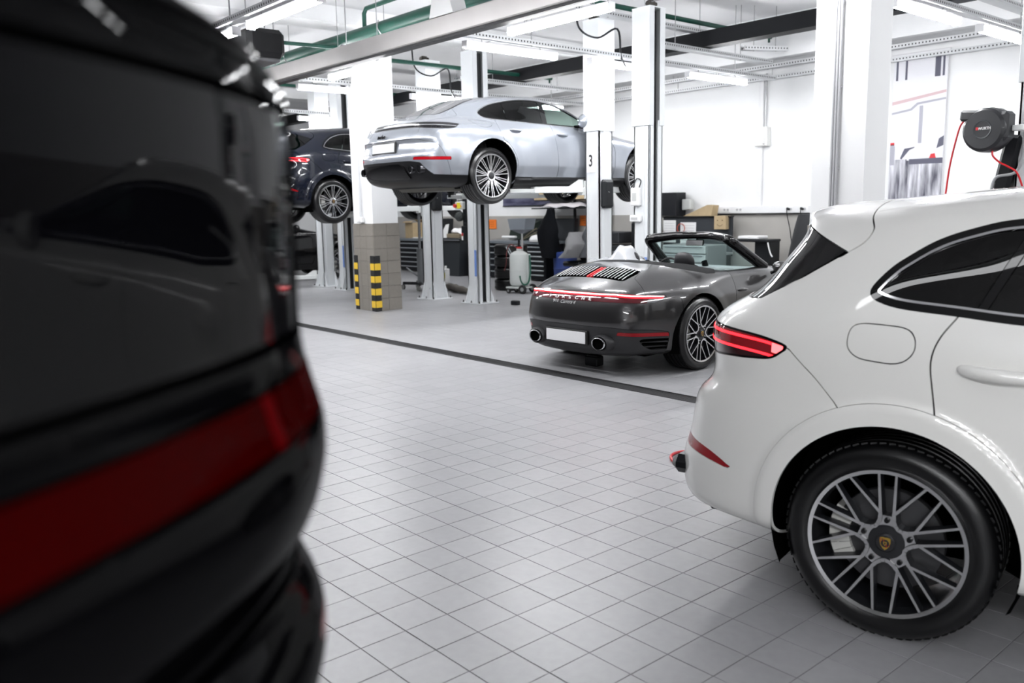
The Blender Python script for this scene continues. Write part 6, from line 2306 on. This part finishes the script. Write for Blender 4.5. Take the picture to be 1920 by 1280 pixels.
flat('wet_floor', [(-.40, 1.62), (.40, 1.62), (.40, 2.22), (-.40, 2.22)], mat_poster('banner_wet', False))
dk = mat('banner_dark', (.09, .09, .13), .5)
for x0, x1 in ((-.36, -.33), (-.22, -.19), (.22, .30), (.33, .36)):
    flat('dark_post', [(x0, 3.40), (x1, 3.40), (x1, 3.70), (x0, 3.70)], dk)
yb = -.0125
flat('red_rail', [(-.40, 3.04), (.40, 3.16), (.40, 3.20), (-.40, 3.09)], mat('banner_rose', (.62, .45, .47), .5))
flat('grey_roof', [(-.40, 2.90), (-.10, 2.94), (.0, 3.02), (.40, 3.06), (.40, 3.09), (-.02, 3.05), (-.12, 2.97), (-.40, 2.93)], mat('banner_grey', (.40, .40, .46), .5))
flat('grey_post', [(.02, 2.45), (.07, 2.45), (.07, 3.0), (.02, 3.0)], mat('banner_grey', (.40, .40, .46), .5))
flat('race_car', [(-.14, 2.20), (.40, 2.20), (.40, 2.60), (.28, 2.55), (.18, 2.42), (.0, 2.36), (-.12, 2.30)], mat('banner_car', (.75, .75, .78), .5))
flat('race_car_wing', [(-.22, 2.22), (-.10, 2.36), (-.04, 2.38), (-.02, 2.40), (-.18, 2.38), (-.24, 2.24)], dk)
yb = -.0135
flat('race_car_glass', [(.30, 2.36), (.40, 2.40), (.40, 2.54), (.33, 2.50)], dk)
flat('race_car_sill', [(-.10, 2.14), (.40, 2.14), (.40, 2.22), (-.10, 2.22)], dk)
flat('red_wing', [(.20, 2.22), (.30, 2.22), (.28, 2.29), (.22, 2.28)], mat('label_red', (.65, .02, .03), .5))
flat('far_car', [(-.40, 2.14), (-.33, 2.14), (-.33, 2.42), (-.36, 2.46), (-.40, 2.44)], mat('banner_grey', (.40, .40, .46), .5))
flat('red_mark', [(-.40, 2.44), (-.34, 2.44), (-.34, 2.48), (-.40, 2.48)], mat('label_red', (.65, .02, .03), .5))
MB().box((0, 0, 3.74), (.86, .05, .09), bev=.006).obj('top_rail', lamp_body, bn)
for x, z, lb in ((-13.05, 1.30, 'orange notice on the wall right of the hanging jacket'), (-16.2, 1.22, 'orange notice on the wall behind the post with the dark channel')):
    o_ = thing('orange_notice', lb, 'notice', (x, WALL_Y - .035, z), 0, 'orange notices')
    MB().box((0, 0, 0), (.33, .006, .22)).obj('sheet', mat('notice_orange', (.85, .20, .02), .6), o_)
    for q in range(3):
        MB().box((.02 * q - .02, -.004, .05 - .05 * q), (.2 - .03 * q, .002, .012)).obj('print_line', mat('notice_print', (.45, .10, .02), .6), o_)

# shelf rack with a big carton above it
rk = thing('shelf_rack', 'black shelf rack right of the dark violet picture', 'rack', (0, 0, 0))
for x in (-13.15, -12.3):
    MB().box((x, 13.15, .95), (.05, .05, 1.9), bev=.004).obj('upright', plast_black, rk)
MB().box((-13.2, 13.05, 1.575), (1.9, .5, .03), bev=.004).obj('shelf_board', plast_black, rk)
MB().box((-13.2, 13.1, 1.745), (1.9, .4, .015), bev=.004).obj('shelf_board', plast_black, rk)
cb = thing('carton_long', 'long brown cardboard carton on the shelf rack behind post 3', 'box', (-13.3, 13.05, 1.755))
MB().box((0, 0, .12), (1.6, .42, .24), bev=.004).obj('carton', card, cb)
MB().cyl((-.05, -.212, .12), (-.05, -.208, .12), .11, n=24).obj('round_print', plast_black, cb)
wr = MB()
Pw = []
for i in range(15):
    u = -1 + 2 * i / 14
    Pw.append([(-13.2 + .72 * u, 12.76 + .5 * v, 1.60 + .11 * (1 - abs(u) ** 3) * (1 - abs(2 * v - 1) ** 3) + .02 * math.sin(9 * u + 7 * v)) for v in np.linspace(0, 1, 9)])
wr.grid(Pw)
tag(wr.obj('plastic_wrap', mat('wrap_silver', (.70, .68, .72), .18, .2, coat=.6, bump=.6, bscale=14), smooth=60), 'crumpled silvery plastic wrap on the shelf under the long carton', 'plastic wrap')
# hanging jackets
def cloth_hang(name, label, x, y, ztop, w, hgt, m, fold=.05, seed=1, cat='jacket'):
    r = random.Random(seed)
    ph = [r.uniform(0, 6) for _ in range(4)]
    P = []
    for i in range(25):
        t = i / 24
        ring = []
        wid = w * (.10 + .90 * min(1, t * 2.2) ** .8)
        for k in range(20):
            a = 2 * math.pi * k / 20
            rr = 1 + .18 * math.sin(3 * a + ph[0] + 3 * t) + .10 * math.sin(5 * a + ph[1] - 4 * t)
            ring.append((x + wid * .5 * rr * math.cos(a) + .04 * math.sin(5 * t + ph[2]), y + fold * (1 + t) * rr * math.sin(a), ztop - hgt * t))
        ring.append(ring[0])
        P.append(ring)
    b_ = MB()
    b_.grid(P)
    o_ = b_.obj(name, m, smooth=70)
    return tag(o_, label, cat)


cloth_hang('work_jacket', 'dark jacket hanging from the shelf rack above the blue drum', -13.4, 12.66, 1.56, .50, 1.02, mat('cloth_black', (.004, .0045, .006), .9, spec=.1), .10, 3)
MB().tube(catmull([(-13.42, 12.62, 1.26), (-13.35, 12.60, 1.24), (-13.28, 12.62, 1.20)], 4), .008, n=6).obj('piping', mat('piping_grey', (.5, .5, .5), .6), bpy.data.objects['work_jacket'])
# chair with clothes
ch = thing('office_chair', 'swivel chair piled with grey work clothes beside post 3', 'chair', (-12.25, 12.35, 0))
MB().cyl((0, 0, .08), (0, 0, .42), .03, n=12).obj('stem', plast_black, ch)
for k in range(5):
    a = 2 * math.pi * k / 5
    MB().box((.15 * math.cos(a), .15 * math.sin(a), .07), (.30, .05, .04), R=rotz(a), bev=.01).obj('foot_arm', plast_black, ch)
    MB().cyl((.29 * math.cos(a) - .02, .29 * math.sin(a), .03), (.29 * math.cos(a) + .02, .29 * math.sin(a), .03), .03, n=12).obj('castor', plast_black, ch)
MB().box((0, 0, .47), (.50, .48, .10), bev=.035).obj('seat', plast_black, ch)
MB().box((.05, .24, .80), (.46, .09, .56), R=rotx(-.1), bev=.04).obj('backrest', plast_black, ch)
cloth_hang('work_trousers', 'grey overalls thrown over the swivel chair', -12.25, 12.30, 1.10, .50, .50, mat('cloth_grey', (.17, .17, .175), .95), .20, 5, 'overalls')
cloth_hang('work_coat', 'dark grey coat bundle on top of the swivel chair', -11.95, 12.50, 1.36, .48, .75, mat('cloth_dark_grey', (.05, .053, .06), .95), .16, 9, 'coat')
# oil drainer
od = thing('oil_drainer', 'white oil drainer tank on wheels with grey funnel', 'oil drainer', (-12.28, 10.78, 0), .25)
enamel = mat('tank_white', (.66, .69, .67), .3, coat=.3)
b = MB()
b.lathe([(0, .13), (.12, .13), (.17, .16), (.185, .20), (.185, .43), (.190, .435), (.185, .44), (.185, .68), (.17, .74), (.10, .785), (.05, .80), (.05, .84), (0, .84)], n=36)
b.obj('tank', enamel, od, smooth=35)
MB().box((0, 0, .11), (.40, .36, .03), bev=.008).obj('trolley_frame', enamel, od)
MB().box((.20, .02, .46), (.03, .10, .56), bev=.006).obj('sight_tube', enamel, od)
for (x, y, r) in ((.18, -.14, .085), (.20, .18, .085), (-.15, -.12, .05), (-.15, .14, .05)):
    w_ = MB()
    w_.lathe([(0, -.02), (r * .55, -.022), (r * .6, -.016), (r * .95, -.018), (r, -.01), (r, .01), (r * .95, .018), (r * .6, .016), (0, .02)], n=24, o=(x, y - .03, r), axis=(0, 1, 0))
    wo = w_.obj('castor', mat('castor_rubber', (.012, .012, .012), .5), od, smooth=40)
    MB().cyl((x, y - .055, r), (x, y - .05, r), r * .45, n=16).obj('wheel_hub', mat('hub_grey', (.3, .31, .31), .4), wo)
MB().cyl((0, 0, .84), (0, 0, 1.0), .022, n=10).obj('neck', mat('lug_steel', (.02, .02, .022), .35, .8), od)
MB().cyl((.06, .02, .78), (.06, .02, 1.12), .018, n=10).obj('funnel_pipe', mat('box_grey', (.50, .51, .50), .45), od)
b = MB()
q0 = [(-.07, -.06), (.07, -.06), (.07, .06), (-.07, .06)]
V = [(.06 + a * .4, .02 + c * .4, 1.12) for a, c in q0] + [(.06 + a * 2.4, .02 + c * 2.6, 1.20) for a, c in q0] + [(.06 + a * 2.9, .02 + c * 3.0, 1.40) for a, c in q0]
b.add(V, [(0, 1, 5, 4), (1, 2, 6, 5), (2, 3, 7, 6), (3, 0, 4, 7), (4, 5, 9, 8), (5, 6, 10, 9), (6, 7, 11, 10), (7, 4, 8, 11)])
b.obj('funnel', mat('funnel_grey', (.22, .24, .27), .35), od)
MB().tube(catmull([(-.02, -.02, .84), (-.16, -.05, .92), (-.24, -.06, .78), (-.26, -.06, .55), (-.30, -.07, .42)], 6), .010, n=8).obj('suction_hose', mat('hose_maroon', (.14, .03, .03), .5), od, smooth=60)
MB().tube(catmull([(.22, .02, .72), (.25, .0, .45), (.24, -.05, .22), (.17, -.10, .17), (.12, -.13, .24), (.11, -.15, .34)], 6), .016, n=8).obj('drain_hose', mat('hose_green', (.01, .10, .06), .4), od, smooth=60)
MB().cyl((.03, -.10, .86), (.13, -.10, .86), .02, n=10).obj('red_lever', mat('knob_red', (.5, .02, .02), .35), od)
MB().tube([(-.17, .05, .60), (-.34, .05, .86), (-.34, .12, .86), (-.17, .12, .60)], .010, n=6).obj('pull_handle', handle_grey, od)
# stacked tyres beside it
for k in range(4):
    tm = tyre_mesh(.33, .22, .22, tread=True)
    tm.v = [(x, z, y) for x, y, z in tm.v]
    tag(tm.obj('tyre', mat('tyre_rubber'), smooth=40, loc=(-12.95, 11.15, .22 + .225 * k)), '%s tyre of the stack behind the oil drainer' % ['bottom', 'second', 'third', 'top'][k], 'tyre', 'stacked tyres')
# transmission jack
jk = thing('transmission_jack', 'grey telescopic jack on castors between the tiled column and a lift post', 'jack', (-14.35, 9.95, 0), .1)
st = mat('jack_grey', (.20, .21, .22), .4, .6)
MB().cyl((0, 0, .12), (0, 0, .82), .07, n=18).obj('cylinder', st, jk, smooth=40)
MB().cyl((0, 0, .80), (0, 0, 1.86), .028, n=14).obj('ram', mat('ram_chrome', (.45, .46, .48), .25, .9), jk, smooth=40)
MB().box((0, 0, 1.87), (.22, .16, .03), bev=.006).obj('saddle', st, jk)
for (dx, dy) in ((-1, -.35), (-1, .6), (.5, -.6), (.5, .6)):
    L = .42 if dx < 0 else .30
    d = np.array([dx, dy, 0.0]); d /= np.linalg.norm(d)
    MB().box(d * L / 2 + [0, 0, .13], (L, .06, .06), R=rotz(math.atan2(d[1], d[0])), bev=.008).obj('foot_arm', plast_black, jk)
    q = d * L
    w_ = MB()
    w_.cyl(q + [0, -.02, .05], q + [0, .02, .05], .05, n=18)
    w_.cyl(q + [0, 0, .05], q + [0, 0, .13], .014, n=8)
    w_.obj('castor', mat('castor_grey', (.18, .18, .17), .5), jk)
MB().tube([(-.02, -.06, .28), (-.32, -.10, .44)], .016, n=8).obj('pump_handle', st, jk)
can = thing('white_canister', 'small white canister with yellow label behind the jack', 'canister', (-15.2, 11.2, 0))
MB().box((0, 0, .16), (.16, .12, .32), bev=.02).obj('body', paper, can)
MB().cyl((0, 0, .32), (0, 0, .38), .025, n=10).obj('cap', paper, can)
MB().box((0, -.062, .17), (.10, .003, .12)).obj('label_patch', mat('switch_yellow', (.75, .65, .03), .5), can)
# spare exhaust sleeve on the floor
b = MB()
b.tube(catmull([(-13.95, 10.3, .07), (-13.6, 10.22, .07), (-13.3, 10.05, .08), (-13.0, 10.0, .07), (-12.7, 9.9, .06)], 5), [.05, .06, .075, .07, .06, .055, .06, .075, .08, .07, .06, .06, .065, .07, .07, .06, .055, .05, .05, .045, .04], n=10)
tag(b.obj('exhaust_sleeve', mat('sleeve_grey', (.10, .09, .08), .8, bump=.8, bscale=30), smooth=50), 'crumpled grey sleeve lying on the floor behind the lift posts', 'sleeve')
# rubber block in front of the post
bl = thing('rubber_block', 'small black rubber block on the floor right of the lift post with dark channel', 'rubber block', (-10.8, 9.38, 0), .2)
MB().box((0, 0, .035), (.14, .09, .07), bev=.008).obj('pad', plast_black, bl)
MB().box((0, 0, .072), (.11, .06, .006), bev=.002).obj('ribbed_top', mat('castor_rubber', (.012, .012, .012), .5), bl)
w_ = thing('wheel_chock', 'black wheel block under the tail of the grey open car', 'wheel block', (-6.02, 6.28, 0), .1)
MB().box((0, 0, .05), (.16, .12, .10), bev=.01).obj('block', plast_black, w_)
MB().box((0, 0, .104), (.13, .09, .008), bev=.002).obj('pad', mat('castor_rubber', (.012, .012, .012), .5), w_)

# desk corner behind the grey car
dk_ = thing('desk_panel', 'dark desk divider on the back wall behind the grey open car', 'desk panel', (-9.95, 12.95, 0))
MB().box((0, .2, 1.02), (1.55, .05, .70), bev=.004).obj('divider', mat('panel_dark', (.020, .024, .030), .6), dk_)
MB().box((0, .18, 1.375), (1.58, .10, .02), bev=.003).obj('top_edge', plast_black, dk_)
MB().box((0, -.12, .72), (1.6, .62, .04), bev=.004).obj('desk_top', mat('desk_grey', (.3, .3, .3), .5), dk_)
for x in (-.75, .75):
    MB().box((x, -.1, .35), (.04, .55, .70)).obj('desk_leg', plast_black, dk_)
for x, w, z, lb in ((-.62, .30, 1.10, 'left white sheet on the dark desk divider'), (-.18, .36, 1.06, 'lined white sheet with clip on the dark desk divider')):
    s_ = thing('notice_sheet', lb, 'sheet', (-9.95 + x, 13.115, z), 0, 'sheets on the desk divider')
    MB().box((0, 0, 0), (w, .006, .42)).obj('sheet', paper, s_)
    for q in range(8):
        MB().box((0, -.004, .15 - .045 * q), (w * .8, .001, .006)).obj('print_line', mat('print_grey', (.45, .45, .47), .6), s_)
b = MB()
b.lathe([(.085 + .008 * math.cos(a), .008 * math.sin(a)) for a in np.linspace(0, 2 * math.pi, 7)[:-1]], n=28, o=(-10.28, 13.09, 1.16), axis=(0, 1, 0), closed=True)
tag(b.obj('red_ring', mat('ring_red', (.42, .06, .03), .5), smooth=60), 'red cable ring hanging over the lined white sheet', 'ring')
sb = thing('face_box', 'small cardboard box with a drawn smiling face on the desk divider', 'box', (-9.33, 13.05, 1.15), .25)
MB().box((0, 0, .12), (.22, .20, .24), bev=.004).obj('carton', card, sb)
for x in (-.045, .045):
    MB().cyl((x, -.101, .16), (x, -.103, .16), .011, n=10).obj('drawn_eye', mat('ink_brown', (.12, .07, .03), .7), sb)
MB().tube(catmull([(-.05, -.102, .09), (-.02, -.102, .065), (.02, -.102, .065), (.05, -.102, .09)], 4), .004, n=5).obj('drawn_mouth', mat('ink_brown', (.12, .07, .03), .7), sb)
pb = thing('parts_carton', 'torn cardboard wrapper lying on the desk divider', 'carton', (-9.85, 13.15, 1.387), -.1)
b = MB()
b.prism([(-.38, 0), (.30, 0), (.34, .19), (.20, .20)], (0, .08, 0), (1, 0, 0), (0, 0, 1), .16)
b.obj('wrapper', card, pb)
ts = thing('tester_trolley', 'black tester trolley with laptop tray right of the desk divider', 'trolley', (-8.38, 12.75, 0))
MB().box((0, 0, .98), (.62, .42, .04), bev=.008).obj('tray', plast_black, ts)
MB().box((-.1, 0, 1.03), (.40, .30, .05), bev=.01).obj('laptop', paper, ts)
MB().box((.15, .05, .5), (.30, .30, .94), bev=.01).obj('column', plast_black, ts)
MB().box((0, 0, .05), (.60, .42, .06), bev=.01).obj('base', plast_black, ts)
MB().tube(catmull([(.28, -.15, .98), (.32, -.18, .90), (.36, -.18, .78), (.40, -.18, .72)], 4), .012, n=6).obj('probe', paper, ts)
# pale drawer cabinet seen through the windscreen
cbn = thing('tool_cabinet', 'pale drawer cabinet seen through the windscreen of the grey car', 'cabinet', (0, 0, 0))
pale = mat('cabinet_pale', (.55, .58, .58), .4)
MB().box((-9.25, 12.15, .47), (.95, .55, .90), bev=.01).obj('carcass', mat('cabinet_grey', (.18, .19, .19), .5), cbn)
for k in range(6):
    d = MB().box((-9.25, 11.86, .12 + .145 * k), (.90, .03, .125), bev=.006).obj('drawer', pale, cbn)
    MB().box((-9.25, 11.84, .165 + .145 * k), (.80, .02, .02), bev=.004).obj('handle', handle_grey, d)
# wall cable duct with plugs
du = thing('wall_duct', 'white cable duct with dark lower edge along the back wall behind the grey car', 'cable duct', (-8.72, WALL_Y - .035, 1.46))
MB().box((0, 0, .03), (2.15, .07, .13), bev=.006).obj('duct', mat('duct_pale', (.80, .80, .81), .5), du)
MB().box((0, 0, -.045), (2.17, .08, .016)).obj('lower_edge', plast_black, du)
for x in (-.72, -.45, .56, .82):
    s_ = MB().box((x, -.038, .03), (.16, .008, .085), bev=.003).obj('socket', paper, du)
    for q in (-.035, .035):
        MB().cyl((x + q, -.041, .03), (x + q, -.044, .03), .022, n=14).obj('socket_hole', mat('print_grey', (.45, .45, .47), .6), s_)
for x in (.56, .82):
    MB().cyl((x, -.04, .03), (x, -.10, .04), .022, n=12).obj('plug', plast_black, du)
    MB().tube(catmull([(x, -.10, .04), (x + .01, -.12, -.05), (x + .06, -.08, -.35), (x + .10, -.06, -.75), (x + .12, -.05, -1.2)], 5), .008, n=6).obj('plug_cable', plast_black, du)
# covered black seat / machine at the right
cv = thing('covered_machine', 'black covered upright machine between the grey car and the white car', 'machine', (-7.22, 12.3, 0), .0)
b = MB()
ring = []
for i in range(13):
    t = i / 12
    z = 1.42 * t
    w = .30 - .14 * t ** 3
    ring.append([(.06 * t + w * math.copysign(abs(math.cos(a)) ** .6, math.cos(a)) * (1 + .03 * math.sin(6 * t)), .24 * (1 - .3 * t ** 2) * math.copysign(abs(math.sin(a)) ** .7, math.sin(a)), z) for a in np.linspace(0, 2 * math.pi, 25)])
b.grid(ring)
b.add(ring[-1][:-1], [tuple(range(24))])
b.obj('cover', mat('cover_black', (.010, .011, .013), .6, bump=.4, bscale=9), cv, smooth=60)
MB().box((0, 0, .02), (.66, .52, .04), bev=.01).obj('base', plast_black, cv)
# dark cabinet and red unit right of the big post
rb = thing('wall_cabinet', 'black wall cabinet peeking out right of the post with white boxes', 'cabinet', (-10.55, 13.2, 1.40))
MB().box((0, 0, .21), (.36, .30, .44), bev=.01).obj('case', cab_black, rb)
MB().box((.30, .05, .20), (.20, .12, .20), bev=.015).obj('junction_box', mat('box_grey', (.50, .51, .50), .45), rb)
ru = thing('red_machine', 'black and red machine below the black wall cabinet', 'machine', (-11.0, 12.9, 0))
MB().box((0, 0, .66), (.42, .40, 1.30), bev=.05).obj('case', plast_black, ru)
MB().tube(catmull([(.20, -.19, 1.25), (.225, -.20, 1.1), (.215, -.20, .95), (.19, -.20, .85)], 5), .018, n=8).obj('red_tube', mat('knob_red', (.5, .02, .02), .35), ru)
# plastic cover over the left headrest of the grey car
Pw = []
for i in range(17):
    u = -1 + 2 * i / 16
    Pw.append([(u * .40, (v - .5) * .34, .0 + .20 * math.exp(-(u / .34) ** 4) * (1 - abs(2 * v - 1) ** 2.2) + .012 * math.sin(13 * u + 9 * v) + .05 * abs(u)) for v in np.linspace(0, 1, 11)])
b = MB()
b.grid(Pw)
pc = b.obj('plastic_cover', mat('film_white', (.42, .43, .45), .25, coat=.6, bump=.5, bscale=12), smooth=60, loc=(-6.42, 7.20, .97), rz=math.radians(2))
tag(pc, 'clear crumpled plastic cover over the left headrest of the grey car', 'plastic cover')
# shelf cluttered with dark crates behind post 3
cr = thing('storage_crates', 'dark storage crates on the back wall right of post 3', 'crates', (-11.75, 12.95, 0))
for k, (x, z, w, h_) in enumerate([(0, .22, .85, .40), (.05, .64, .80, .38), (-.1, .98, .7, .22)]):
    MB().box((x, 0, z), (w, .5, h_), bev=.015).obj('crate', mat('crate_dark', (.02, .022, .026), .6), cr)
MB().box((.1, -.26, .70), (.5, .02, .03)).obj('pale_strip', handle_grey, cr)
